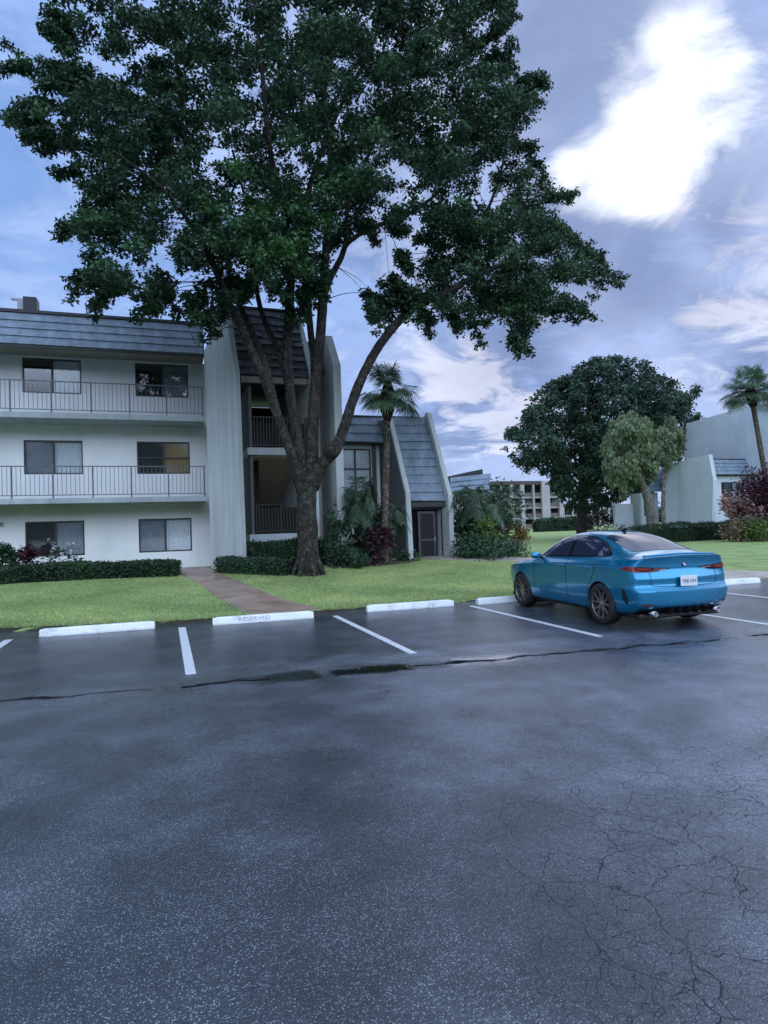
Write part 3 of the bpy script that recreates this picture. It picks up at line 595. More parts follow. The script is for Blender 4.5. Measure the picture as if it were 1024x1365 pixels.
# right garden
shrub('pink_shrub', (985, 718), 30.5, 3.0, 2.9, m_pink, 'large pinkish red leaved shrub before the hedge of the white house', 26, 50, 130, .2)
shrub('crimson_shrub', (1016, 716), 30.5, 3.4, 4.6, m_red, 'tall dark crimson shrub behind the leaning palm trunk at the right edge', 27, 60, 150, .22)
shrub('bright_shrub', (1005, 722), 29.6, 3.6, 1.3, m_bright, 'low light green shrub under the crimson shrub at the right edge', 28, 34, 300, .13)
shrub('crimson_shrub', (800, 703), 50, 3.4, 2.6, m_red, 'small dark red shrub below the broad far tree', 29, 26, 90, .28)
shrub('round_shrub', (835, 702), 42, 3.0, .9, m_shrub, 'low dark shrub at the foot of the weeping tree', 30, 20, 150, .2)
# plants at the long hedge
for i, (x, y, hh, lab) in enumerate([(3, 768, .95, 'dark broad-leaved plant at the very left edge behind the long hedge'), (17, 768, .85, 'dark broad-leaved plant, second from the left behind the long hedge'), (38, 768, .98, 'single dark upright plant with reddish tip behind the long hedge')]):
    shrub('ti_plant', (x, y), 21.6, .26, hh, m_red if i == 2 else m_shrub, lab, 40+i, 7, 1200, .22, cat='plant', stems=3, asp=.3, lift=.5)
fl = shrub('flowering_shrub', (82, 768), 21.5, .9, .95, m_shrub, 'green shrub with a few white blossoms in front of the left ground floor window', 44, 20, 500, .13)
rs = np.random.RandomState(3); q = np.array(fl.location)+np.stack([rs.uniform(-.35, .35, 60), rs.uniform(-.35, .1, 60), rs.uniform(.55, 1.15, 60)], 1)[np.repeat(np.arange(10), 6)]
leafmesh('blossoms', q+rs.normal(size=q.shape)*.03, .06, m_flower, fl, None, 3, .9)
# grass blades near the viewer side of the lawn
rs = np.random.RandomState(9); n = 120000
gx_ = rs.uniform(-5, 16, n); ed = np.array([edge_y(x) for x in gx_]); gy = ed+.0+(rs.rand(n)**1.6)*8.0
keep = ~((np.abs(gx_-(2.3-.75*np.clip((gy-12.7)/4.5, 0, 1.9))) < .62+.1*(gy < 13.6)) ) & ~((gx_ > 11) & (gy < 13.35)) & ~((gx_ < .4) & (gy > 19.7))
dx = np.interp(gy, [12.9, 14.2, 16.2, 18.2, 19.5, 20.6, 21.9], [15.3, 14.9, 14.0, 12.8, 11.2, 9.8, 9.3]); keep &= np.abs(gx_-dx) > 1.05
gx_, gy = gx_[keep], gy[keep]; gz = np.array([gh(a, b)+.03 for a, b in zip(gx_, gy)])
m_blade = m_leaff('grass_blade', (.33, .43, .17), .5, .3, (1.35, 1.1, 1.1))
Pn = np.stack([gx_, gy, gz-.01], 1); tt = .5+.35*np.sin(gx_*1.3+2*np.sin(gy*.9))*np.cos(gy*1.1)+rs.normal(size=len(gx_))*.2
gr = leafmesh('grass', Pn, .055, m_blade, None, tt, 12, .16, -1.1); tag(gr, 'short wet green grass of the front lawn', 'grass', None, 'stuff')
m_litter = m_leaff('dead_leaf', (.16, .10, .045), .6, .1)
rs = np.random.RandomState(17); n = 420; u = rs.rand(n); lxx = rs.uniform(-3, 12, n); lyy = np.where(u < .45, 12.55-abs(rs.normal(size=n))*.25, np.where(u < .6, 7.55-.09*lxx+rs.normal(size=n)*.12, np.where(u < .97, rs.uniform(12.9, 20, n), rs.uniform(2, 12, n))))
lz = np.array([gh(a, b)+.045 if b > edge_y(a) else .008 for a, b in zip(lxx, lyy)])
lt = leafmesh('fallen_leaves', np.stack([lxx, lyy, lz], 1), .075, m_litter, None, None, 18, .5, 0.); me_ = lt.data
for v_ in me_.vertices: pass
co_ = np.empty(len(me_.vertices)*3, np.float32); me_.vertices.foreach_get('co', co_); co_ = co_.reshape(-1, 4, 3); z0_ = co_[:, :1, 2]; co_[:, :, 2] = z0_+np.abs(co_[:, :, 2]-z0_)*.12; me_.vertices.foreach_set('co', co_.ravel())
tag(lt, 'dry brown leaves scattered over the lawn, gutter and lot', 'fallen leaves', None, 'stuff')
# ------------------------------------------------------------------ buildings
def holed_wall(mb, x0, x1, y0, y1, z0, z1, holes):
    X = sorted({x0, x1}|{h[0] for h in holes}|{h[1] for h in holes}); Zs = sorted({z0, z1}|{h[2] for h in holes}|{h[3] for h in holes})
    for i in range(len(X)-1):
        run = None
        for j in range(len(Zs)-1):
            cx, cz = (X[i]+X[i+1])/2, (Zs[j]+Zs[j+1])/2
            hole = any(h[0] < cx < h[1] and h[2] < cz < h[3] for h in holes)
            if not hole: run = (run[0] if run else Zs[j], Zs[j+1])
            if (hole or j == len(Zs)-2) and run: mb.box(X[i], X[i+1], y0, y1, run[0], run[1]); run = None
def window(par, x0, x1, z0, z1, Y, left, right, trans=None, nm='window', mull=True):
    f = MB(); t = .045
    for a in ((x0, x0+t, z0, z1), (x1-t, x1, z0, z1), (x0+t, x1-t, z0, z0+t), (x0+t, x1-t, z1-t, z1)): f.box(a[0], a[1], Y+.03, Y+.12, a[2], a[3])
    xm = (x0+x1)/2
    if mull: f.box(xm-.03, xm+.03, Y+.04, Y+.11, z0+t, z1-t)
    if trans: f.box(x0+t, x1-t, Y+.045, Y+.105, trans-.02, trans+.02)
    w = f.build(nm, m_frame, par)
    for a, c, mt in ((x0+t, xm-(.03 if mull else 0), left), (xm+(.03 if mull else 0), x1-t, right)):
        MB().box(a, c, Y+.075, Y+.083, z0+t, z1-t).build('pane', m_glass, w)
        b = MB(); n = max(6, int((c-a)/.07)); vs = []; amp = .018 if mt is m_curtain else .002
        for i in range(n*2+1):
            x = a+(c-a)*i/(n*2); y = Y+.105+amp*(i % 2)*2
            vs += [(x, y, z0+.02), (x, y, z1-.02)]
        b.add(vs, [(2*i, 2*i+2, 2*i+3, 2*i+1) for i in range(n*2)]).build('curtain' if mt is m_curtain else 'blind', mt, w)
    return w
def railing(par, x0, x1, Y, z0, z1, step=.125, post=1.13, r=.007, nm='railing'):
    b = MB(); b.box(x0, x1, Y-.02, Y+.02, z1-.03, z1); b.box(x0, x1, Y-.012, Y+.012, z0+.08, z0+.105)
    n = int((x1-x0)/step)
    for i in range(n+1):
        x = x1-.05-i*step; p = (i % 9 == 0); q = .022 if p else r
        if x-q < x0: break
        b.box(x-q, x+q, Y-q, Y+q, z0 if p else z0+.105, z1-.03)
    return b.build(nm, m_metal, par)
def tiles(par, BL, BR, TR, TL, n, mat, jit=0., cw=.35, seed=0, name='roof'):
    BL, BR, TR, TL = map(Vector, (BL, BR, TR, TL)); nrm = (BR-BL).cross(TL-BL).normalized()
    if nrm.y > 0: nrm = -nrm
    b = MB(); rs = random.Random(seed)
    for k in range(n):
        t0, t1 = k/n, (k+1.05)/n
        w = (BR-BL).length; m = max(1, int(w/cw)) if jit else 1; off = (k % 2)*.5 if jit else 0
        es = sorted({0., 1.}|{min(1, max(0, (i+off)/m)) for i in range(m+1)})
        for i in range(len(es)-1):
            u0, u1 = es[i]+.002, es[i+1]-.002
            j0 = rs.uniform(-jit, jit)/n if k else 0; l0 = .05+(rs.uniform(-.012, .03) if jit else rs.uniform(-.003, .003))
            pt = lambda u, t: (BL.lerp(BR, u)).lerp(TL.lerp(TR, u), min(t, 1))
            A, B_, C_, D = pt(u0, t0+j0), pt(u1, t0+j0), pt(u1, t1), pt(u0, t1)
            o1, o2 = nrm*l0, nrm*.012; i0 = -nrm*.01
            b.add([A+o1, B_+o1, C_+o2, D+o2, A+i0, B_+i0, C_+i0, D+i0], [(0,1,2,3),(4,7,6,5),(0,4,5,1),(1,5,6,2),(2,6,7,3),(3,7,4,0)])
    return b.build(name, mat, par, fix=True)
def fin(par, A, B_, th, prof, mat, nm='fin_wall', stripmat=None):
    """upright slab from A (back) to B (front) in plan; prof = [(s, z)] outline, s = metres forward of A"""
    A = Vector((*A, 0)); B_ = Vector((*B_, 0)); d = (B_-A).normalized(); n = Vector((-d.y, d.x, 0))
    if n.x < 0: n = -n
    b = MB(); b.prism([A+d*s+Vector((0, 0, z)) for s, z in prof], n*th); return b.build(nm, mat, par, fix=True, bevel=.012)
def onplane(x, y, A, B_):                            # (s, z) of a sight line on the upright plane A-B
    d = ray(x, y); D = Vector((B_[0]-A[0], B_[1]-A[1])); N = Vector((-D.y, D.x)); k = (A[0]*N.x+A[1]*N.y)/(d.x*N.x+d.y*N.y)
    return ((d.x*k-A[0])*D.x+(d.y*k-A[1])*D.y)/D.length, EYE+d.z*k
# --- the three storey building
bld = empty('apartment_building', (-3, 24, .4), 'white three storey apartment building with two long balconies, grey fins and a dark stair tower', 'building')
X0 = -17; WY = 23.1
cols = [(-4.2, -2.47), (-.80, .92), (-9.3, -7.6), (-12.7, -11.0)]; rows = [(1.08, 2.22), (3.75, 4.86), (6.40, 7.54)]
holes_ = [(a, c, z0, z1) for a, c in cols for z0, z1 in rows]
w_ = MB(); holed_wall(w_, X0, 2.62, WY, WY+.22, .1, 7.62, holes_); w_.box(X0, 2.62, WY+.6, 34, .1, 7.62); w_.build('wall', m_wall, bld)
sty = {(0, 0): (m_dark, m_blind), (0, 1): (m_blind, m_curtain), (0, 2): (m_dark, m_blind), (1, 0): (m_blind, m_curtain), (1, 1): (m_tan, m_tan), (1, 2): (m_dark, m_dark)}
for ci, (a, c) in enumerate(cols):
    for ri, (z0, z1) in enumerate(rows):
        l, r_ = sty.get((ci, ri), (m_blind, m_curtain)); l = {(0,1): m_blind, (1,0): m_blind, (1,1): m_dark}.get((ci, ri), l)
        if (ci, ri) == (1, 2): r_ = m_blind
        if (ci, ri) == (0, 2): r_ = m_curtain
        window(bld, a, c, z0, z1, WY, l, r_, trans=(z0+z1)/2 if (ci, ri) == (1, 1) else None)
for z0, z1, top in ((2.73, 2.90, 3.90), (5.37, 5.55, 6.54)):
    s_ = MB().box(X0, 1.36, 21.8, WY, z0, z1).build('balcony', m_slab, bld, bevel=.01); railing(s_, X0, 1.36, 21.86, z1, top)
# small step to the front door recess and downpipes
rb = MB(); rb.prism([(X0, 21.82, 7.62), (X0, 22.42, 8.76), (X0, 34, 8.76), (X0, 34, 7.625), (X0, 23.1, 7.625)], (1.42-X0, 0, 0)); rb.build('roof_deck', m_soffit, bld, fix=True)
tiles(bld, (X0, 21.80, 7.60), (1.40, 21.80, 7.60), (1.40, 22.38, 8.74), (X0, 22.38, 8.74), 4, m_tile, name='mansard_roof')
MB().box(X0, 1.45, 22.33, 22.62, 8.765, 8.86).build('roof_edge', m_fascia, bld)
MB().box(X0, 1.40, 21.80, 21.86, 7.53, 7.595).build('gutter', m_fascia, bld)
# fin 1, splayed
A1, B1 = (1.40, 21.78), (2.28, 20.35); T_ = lambda x, y: onplane(x, y, A1, B1)
bl = T_(282, 752); kl = T_(271.5, 470); tl = T_(295, 411); trr = T_(300, 407); kr = T_(313, 494); br_ = T_(323, 757)
fin(bld, A1, B1, .2, [(bl[0], .1), (kl[0], kl[1]), (tl[0], tl[1]), (trr[0], trr[1]), (kr[0], kr[1]), (br_[0], .1)], m_fin)
# stair tower
tc = dict(BL=at(317, 498, 20.75), BR=at(414, 504, 20.75), TR=at(395, 419, 21.9), TL=at(303, 409, 21.9))
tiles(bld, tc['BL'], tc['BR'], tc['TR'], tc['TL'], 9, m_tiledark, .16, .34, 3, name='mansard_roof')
XL, XR = 2.42, tc['BR'].x+.02
b = MB(); b.prism([(XL, 20.82, 6.70), (XL, 21.95, tc['TL'].z), (XL, 26, tc['TL'].z), (XL, 26, 6.70)], (XR-.35-XL, 0, 0)); b.build('tower_roof_deck', m_fascia, bld, fix=True)
MB().box(XL-.3, XR-.3, 21.88, 22.0, tc['TL'].z, tc['TL'].z+.07).build('roof_edge', m_fascia, bld)
MB().box(XL+.05, XR-.05, 20.80, 20.95, 6.52, 6.72).build('beam', m_soffit, bld)
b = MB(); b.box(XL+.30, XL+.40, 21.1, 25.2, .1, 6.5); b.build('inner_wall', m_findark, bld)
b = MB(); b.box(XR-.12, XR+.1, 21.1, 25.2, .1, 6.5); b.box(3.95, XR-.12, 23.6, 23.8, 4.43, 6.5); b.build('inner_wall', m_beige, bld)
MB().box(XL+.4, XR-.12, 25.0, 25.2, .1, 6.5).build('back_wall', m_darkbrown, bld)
MB().box(XL+.21, XR-.12, 20.98, 25.0, 4.18, 4.42).build('landing', m_slab, bld)
MB().box(XL+.21, XR-.12, 20.98, 25.0, 1.34, 1.58).build('landing', m_slab, bld)
m_ceil = m_stucco('warm_ceiling', (.62, .48, .36), .1)
MB().box(XL+.42, XR-.14, 21.2, 24.95, 4.13, 4.175).build('ceiling', m_ceil, bld)
MB().prism([(XL+.75, 22.0, 4.17), (XL+.75, 24.6, 2.65), (XL+.75, 24.8, 2.85), (XL+.75, 22.3, 4.17)], (1.45, 0, 0)).build('stair_flight', m_ceil, bld, fix=True)
MB().box(XL+.42, XL+.78, 22.5, 22.6, 1.6, 4.1).build('door', m_darkbrown, bld)
MB().box(XL+.45, XL+1.3, 24.9, 24.98, 4.45, 6.4).build('door', m_darkbrown, bld)
railing(bld, XL+.42, XR-.13, 21.05, 4.42, 5.45, .1, r=.012).data.materials[0] = m_frame; railing(bld, XL+.42, XR-.13, 21.05, 1.58, 2.55, .1, r=.012).data.materials[0] = m_frame
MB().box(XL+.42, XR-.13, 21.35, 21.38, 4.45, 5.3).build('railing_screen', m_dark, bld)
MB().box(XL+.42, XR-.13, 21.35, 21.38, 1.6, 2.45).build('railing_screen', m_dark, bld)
lp = at(401, 463, 23.45); nb = NT('lit_bulb'); nb.b.inputs['Emission Color'].default_value = (1, .86, .62, 1); nb.b.inputs['Emission Strength'].default_value = 9
lm = MB().box(lp.x-.05, lp.x+.05, 23.5, 23.6, lp.z-.12, lp.z+.16).build('wall_lamp', m_metal, bld)
MB().lathe([(.001, -.1), (.05, -.09), (.085, -.03), (.085, .04), (.05, .09), (.001, .1)], (lp.x, 23.42, lp.z), (0, 0, 1), 16).build('lamp_globe', nb.m, lm, smooth=True)
# fin 2
A2, B2 = (4.42, 22.9), (4.72, 20.45); T_ = lambda x, y: onplane(x, y, A2, B2)
k2 = T_(413, 497); t2 = T_(393, 419)
fin(bld, A2, B2, .2, [(-1.5, .1), (-1.5, t2[1]), (t2[0], t2[1]), (k2[0], k2[1]), (k2[0], .1)], m_fin)
# fin 3 and the narrow bay
A3, B3 = (5.36, 22.9), (5.44, 20.95); T_ = lambda x, y: onplane(x, y, A3, B3)
k3 = T_(444, 486); t3 = T_(433, 447)
fin(bld, A3, B3, .27, [(-3, .1), (-3, t3[1]), (t3[0], t3[1]), (k3[0], k3[1]), (k3[0], .1)], m_fin)
MB().box(4.7, 5.4, 22.3, 26, .1, 7.6).build('wall', m_wall, bld)
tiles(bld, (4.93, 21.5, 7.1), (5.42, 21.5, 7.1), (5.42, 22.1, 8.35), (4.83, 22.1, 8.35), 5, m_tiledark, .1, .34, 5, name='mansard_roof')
MB().box(4.75, 5.4, 22.12, 26, 7.62, 8.36).build('roof_deck', m_fascia, bld)
v = at(1, 699, 23.08); MB().box(v.x-.16, v.x+.06, 23.02, 23.098, v.z-.06, v.z+.07).build('wall_vent', m_blind, bld, bevel=.01)
# roof units
v = at(41, 405, 26); MB().box(v.x-.22, v.x+.22, 25.8, 26.4, 8.77, v.z+.20).build('roof_vent', m_fascia, bld, bevel=.01)
v = at(28, 408, 26); MB().box(v.x-.10, v.x+.10, 25.9, 26.2, 8.77, v.z+.25).box(v.x-.3, v.x+.1, 25.95, 26.05, v.z+.2, v.z+.26).build('roof_pipe', m_slab, bld)
# --- two storey entrance wing
tw_ = empty('entrance_wing', (8, 23, .4), 'two storey grey house with a steep tiled roof sloping down over a dark screened entrance', 'house')
W2 = 23.35; h2 = [(6.38, 7.62, 2.3, 4.72)]
b = MB(); holed_wall(b, 5.72, 8.0, W2, W2+.2, .1, 4.85, h2); b.box(5.72, 10.1, W2+.7, 31, .1, 4.85); b.build('wall', m_wall, tw_)
window(tw_, 6.38, 7.62, 2.3, 4.72, W2, m_curtain, m_curtain, trans=3.95)
MB().box(7.66, 7.80, W2-.10, W2+.0, .1, 4.84).build('downpipe', m_frame, tw_)
p1, p2, p3, p4 = at(454, 588.5, 22.95), at(520, 590.5, 22.95), at(518, 556, 23.55), at(452, 555.5, 23.55)
tiles(tw_, p1, p2, p3, p4, 3, m_tile, name='mansard_roof')
b = MB(); b.prism([(5.72, 22.98, 4.86), (5.72, 23.6, p4.z), (5.72, 31, p4.z), (5.72, 31, 4.86)], (10.0-5.72, 0, 0)); b.build('roof_deck', m_fascia, tw_, fix=True)
MB().box(5.72, 9.75, 23.5, 23.75, p4.z+.005, p4.z+.075).build('roof_edge', m_fascia, tw_)
A4, B4 = (7.96, 23.5), (8.36, 21.45); T_ = lambda x, y: onplane(x, y, A4, B4); k4 = T_(541, 656); t4 = T_(517, 554)
ff = fin(tw_, A4, B4, .2, [(-.3, .1), (-.3, t4[1]), (t4[0], t4[1]), (k4[0], k4[1]), (T_(546, 744)[0], .1)], m_fin)
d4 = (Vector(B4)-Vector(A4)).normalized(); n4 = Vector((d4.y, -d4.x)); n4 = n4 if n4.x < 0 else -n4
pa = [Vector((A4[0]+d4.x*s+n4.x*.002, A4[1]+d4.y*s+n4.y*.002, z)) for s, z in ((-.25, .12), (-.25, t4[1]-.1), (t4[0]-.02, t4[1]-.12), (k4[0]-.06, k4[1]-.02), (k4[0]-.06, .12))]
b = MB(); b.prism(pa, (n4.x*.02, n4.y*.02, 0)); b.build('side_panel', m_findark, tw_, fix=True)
A5, B5 = (9.62, 23.5), (10.0, 21.45); T_ = lambda x, y: onplane(x, y, A5, B5); k5 = T_(597.5, 660); t5 = T_(569.5, 550)
fin(tw_, A5, B5, .2, [(-.3, .1), (-.3, t5[1]-.25), (t5[0]-.35, t5[1]-.22), (t5[0]-.1, t5[1]+.02), (t5[0], t5[1]), (k5[0], k5[1]), (T_(601, 742)[0], .1)], m_fin)
q1, q2, q3, q4 = at(548, 668, 21.7), at(594, 668, 21.7), at(567, 556, 22.85), at(522, 557, 22.85)
tiles(tw_, q1, q2, q3, q4, 10, m_tile, .02, 3.0, 7, name='sloped_roof')
b = MB(); b.prism([(q1.x-.15, 21.74, q1.z-.02), (q4.x, 22.9, q4.z-.03), (q4.x, 23.4, q4.z-.03), (q1.x-.15, 23.4, q1.z-.02)], (1.6, 0, 0)); b.build('roof_deck', m_fascia, tw_, fix=True)
MB().box(8.60, 9.98, 21.70, 21.82, 2.38, 2.56).build('beam', m_frame, tw_)
dy = 21.95; MB().box(8.57, 9.99, dy+.35, dy+.4, .3, 2.5).build('back_screen', m_dark, tw_)
b = MB(); b.box(8.58, 8.66, dy, dy+.06, .4, 2.38); b.box(9.88, 9.96, dy, dy+.06, .4, 2.38); b.box(8.66, 9.88, dy, dy+.06, 2.30, 2.38); b.box(8.66, 9.88, dy+.01, dy+.05, .4, .46); b.build('screen_frame', m_frame, tw_)
m_door = simple('dark_blue_grey_paint', (.05, .055, .075), .5)
dr = MB().box(8.92, 9.01, dy-.01, dy+.04, .46, 2.22).box(9.53, 9.62, dy-.01, dy+.04, .46, 2.22).box(9.01, 9.53, dy-.01, dy+.04, 2.13, 2.22).box(9.01, 9.53, dy-.01, dy+.04, 1.12, 1.2).box(9.01, 9.53, dy-.01, dy+.04, .46, .56).build('door', m_door, tw_)
MB().box(9.01, 9.53, dy+.01, dy+.02, .56, 2.13).build('screen', m_dark, dr); MB().box(9.55, 9.58, dy-.06, dy-.012, 1.12, 1.25).build('handle', m_slab, dr)
MB().box(8.6, 10.0, 21.2, 21.9, .28, .47).build('step', m_walk, tw_, bevel=.01)
# --- low house behind
lh = empty('low_house', (14, 28, .3), 'low grey-roofed house just visible behind the plants right of the entrance', 'house')
a_, c_ = at(600, 657, 27), at(652, 653, 27); e_, g_ = at(655, 631, 27.7), at(600, 637, 27.7)
tiles(lh, a_, c_, e_, g_, 3, m_tile, name='mansard_roof'); MB().box(a_.x+.1, c_.x-.1, 27.25, 33, .1, a_.z+.05).build('wall', m_wall, lh)
MB().prism([(a_.x, 27.02, a_.z), (a_.x, 27.72, g_.z-.05), (a_.x, 33, g_.z+.02), (a_.x, 33, a_.z)], (c_.x-a_.x, 0, 0)).build('roof_deck', m_fascia, lh, fix=True)
MB().prism([(c_.x-2.2, 27.75, g_.z-.02), (c_.x+.1, 27.75, e_.z+.22), (c_.x+.1, 27.75, g_.z-.02)], (0, 2, 0)).build('roof_ridge', m_fascia, lh, fix=True)
window(lh, a_.x+.6, a_.x+1.6, 1.1, 2.3, 27.18, m_blind, m_curtain)
# --- white house on the right
wh = empty('white_house', (40, 38, 0), 'large pale house with big blank walls behind the hedge at the right edge', 'house')
m_whw = m_stucco('blue_grey_stucco', (.66, .72, .76), .12)
def onX(x, y, X): d = ray(x, y); k = X/d.x; return d.y*k, EYE+d.z*k
f_ = [onX(*q, 37.2) for q in ((888, 700), (885, 642), (894, 618), (945, 606), (951, 640), (948, 700))]
MB().prism([(37.2, y, z if i not in (0, 5) else -.1) for i, (y, z) in enumerate(f_)], (.35, 0, 0)).build('fin_wall', m_whw, wh, fix=True, bevel=.02)
u_ = [onX(*q, 42) for q in ((912, 640), (912, 606), (915, 565), (1000, 540), (1032, 530), (1032, 640))]
MB().prism([(42, y, z if i not in (0, 5) else -.1) for i, (y, z) in enumerate(u_)], (9, 0, 0)).build('wall', m_whw, wh, fix=True, bevel=.02)
u_ = [onX(*q, 42.7) for q in ((1012, 700), (1012, 516), (1045, 505), (1045, 700))]
MB().prism([(42.7, y-.4, z if i not in (0, 3) else -.1) for i, (y, z) in enumerate(u_)], (.4, 0, 0)).build('fin_wall', m_whw, wh, fix=True, bevel=.02)
YF = f_[3][0]+.9; zt = f_[3][1]-.25
tiles(wh, (37.55, YF-.4, zt-1.15), (50, YF-.4, zt-1.15), (50, YF+.25, zt), (37.55, YF+.25, zt), 4, m_tile, name='mansard_roof')
hw = [(39.2, 41.4, 2.2, 4.2), (43.2, 45.4, 2.2, 4.2)]
b = MB(); holed_wall(b, 37.56, 50, YF, YF+.25, -.1, zt-1.2, hw); b.build('wall', m_whw, wh)
MB().box(37.56, 41.9, YF+.6, YF+4, -.1, zt-1.2).box(37.56, 41.98, YF+.3, YF+4, zt-1.1, zt).box(37.56, 50, YF+.26, YF+.5, zt, zt+.1).build('roof_deck', m_fascia, wh)
for h in hw: window(wh, *h, YF, m_dark, m_blind)
a_, c_, e_, g_ = at(860, 656, 40.6), at(888, 655, 40.6), at(888, 625, 41.3), at(866, 626, 41.3)
tiles(wh, a_, c_, e_, g_, 4, m_tile, name='mansard_roof')
hw = [(36.0, 37.0, 1.9, a_.z-.35)]
b = MB(); holed_wall(b, a_.x, 37.4, 41.0, 41.2, -.1, a_.z-.02, hw); b.box(a_.x+.6, 37.4, 41.7, 43, -.1, a_.z-.02); b.build('wall', m_whw, wh); window(wh, *hw[0], 41.0, m_dark, m_dark)
MB().box(a_.x+.7, 37.4, 41.35, 43, a_.z, g_.z).build('roof_deck', m_fascia, wh)
l_ = at(820, 672, 42); MB().box(l_.x, a_.x-.002, 42, 42.25, -.1, l_.z).build('garden_wall', m_whw, wh, bevel=.01)
# --- far apartments
m_far = m_stucco('far_brown_stucco', (.17, .14, .135), .3); m_farl = m_stucco('far_pale_stucco', (.40, .38, .39), .25); m_farroof = simple('far_brown_roof', (.075, .055, .05), .8)
fa = empty('apartment_block', (85, 138, 0), 'distant brown four storey apartment block with pale columns beyond the lawn', 'building')
fx0, fx1 = at(655, 690, 135).x, at(752, 690, 135).x; ft = at(720, 646, 135).z; st_ = (ft-.6)/4
MB().box(fx0, fx1, 137, 150, -.5, ft).build('wall', m_far, fa); MB().box(fx0-.6, fx1+.3, 134.6, 151, ft, ft+.9).build('roof', m_farroof, fa)
for k in range(4):
    z = .2+k*st_; MB().box(fx0, fx1, 135, 137, z-.35, z).build('balcony', m_farl, fa); MB().box(fx0, fx1, 135, 135.12, z+.002, z+1.0).build('parapet', m_far, fa)
    n = 8
    for i in range(n):
        x = fx0+(fx1-fx0)*(i+.5)/n; w = MB().box(x-.85, x+.85, 136.85, 136.98, z+.15, z+2.35).build('window', m_frame, fa); MB().box(x-.8, x+.8, 136.80, 136.85, z+.2, z+2.3).build('pane', m_dark if (i+k) % 3 else m_blind, w)
for px_, wd in ((669, .3), (683, .9), (697, 1.0), (712, .35), (728, 2.2), (748, .9)):
    x = at(px_, 690, 134.7).x; MB().box(x-wd/2, x+wd/2, 134.3, 134.95, -.5, ft+(.9 if wd > 2 else 0)).build('column', m_farl, fa)
fb = empty('apartment_block', (98, 136, 0), 'lower distant brown apartment wing partly under the broad far tree', 'building')
gx0, gx1 = fx1+.5, at(815, 690, 135).x; gt = at(770, 675, 135).z
MB().box(gx0, gx1, 138, 148, -.5, gt).build('wall', m_far, fb); MB().box(gx0, gx1, 135.5, 149, gt, gt+.7).build('roof', m_farroof, fb)
for k in range(2):
    z = .2+k*2.9; MB().box(gx0, gx1, 136, 138, z-.3, z).build('balcony', m_farl, fb)
    for i in range(5):
        x = gx0+(gx1-gx0)*(i+.5)/5; w = MB().box(x-.9, x+.9, 137.85, 137.98, z+.1, z+2.2).build('window', m_frame, fb); MB().box(x-.8, x+.8, 137.8, 137.85, z+.15, z+2.1).build('pane', m_dark, w)
for i in range(6):
    x = gx0+(gx1-gx0)*i/5; MB().box(x-.25, x+.25, 135.7, 136, -.5, gt).build('column', m_farl, fb)
# distant green edge, behind everything
rs = np.random.RandomState(77); q = []; 
for i in range(900):
    u = rs.rand(); q.append((-260+u*700, 185+rs.rand()*18, 1+abs(rs.normal())*1.6))
Pn, T = cloud([c for c in q], [2.2+rs.rand()*1.2 for _ in q], 14, 3); tag(leafmesh('far_treeline', Pn, 1.1, m_leaf2, None, T, 4, .6), 'low dark line of distant trees along the horizon', 'treeline', None, 'stuff')
# ------------------------------------------------------------------ the blue car
def car_paint():
    n = NT('metallic_blue_paint'); fl = n.n('ShaderNodeTexVoronoi', i_Scale=900.).outputs['Color']; s = n.n('ShaderNodeSeparateColor'); n.l(fl, s.inputs[0])
    n.set(n.mix(s.outputs[0], (.0, .17, .32), (.0, .25, .45)), .22, .5, .6); n.b.inputs['Coat Weight'].default_value = 1; n.b.inputs['Coat Roughness'].default_value = .03; return n.m
m_paint = car_paint()
m_carglass = simple('tinted_glass', (.020, .028, .055), .03, 0, 1, spec=.9); m_black = simple('black_trim', (.012, .012, .013), .35, .05); m_gloss = simple('gloss_black', (.01, .01, .012), .08, .02, spec=.6)
m_tyre = simple('tyre_rubber', (.018, .018, .019), .75, .1, 30); m_rim = simple('bronze_alloy', (.27, .235, .21), .3, .05, metal=.8); m_rimd = simple('dark_alloy', (.03, .03, .032), .4, .05, metal=.5)
m_chrome = simple('chrome', (.35, .35, .37), .25, .02, metal=1); m_lens = simple('red_lens', (.20, .006, .008), .08, .1, 20, spec=.7); m_lensp = simple('pale_red_lens', (.42, .16, .13), .1, .1, spec=.7); m_plate = simple('plate_white', (.72, .73, .74), .4, .04)
m_head = simple('headlamp_lens', (.5, .52, .55), .08, .1, spec=.8); m_well = simple('wheel_well', (.006, .006, .006), .9)
CX, CY, CH = 7.62, 9.95, R(-3.2)                     # centre between the axles; heading
car = empty('parked_car', (0, 0, 0), 'metallic blue four door coupe-saloon parked nose towards the lawn', 'car')
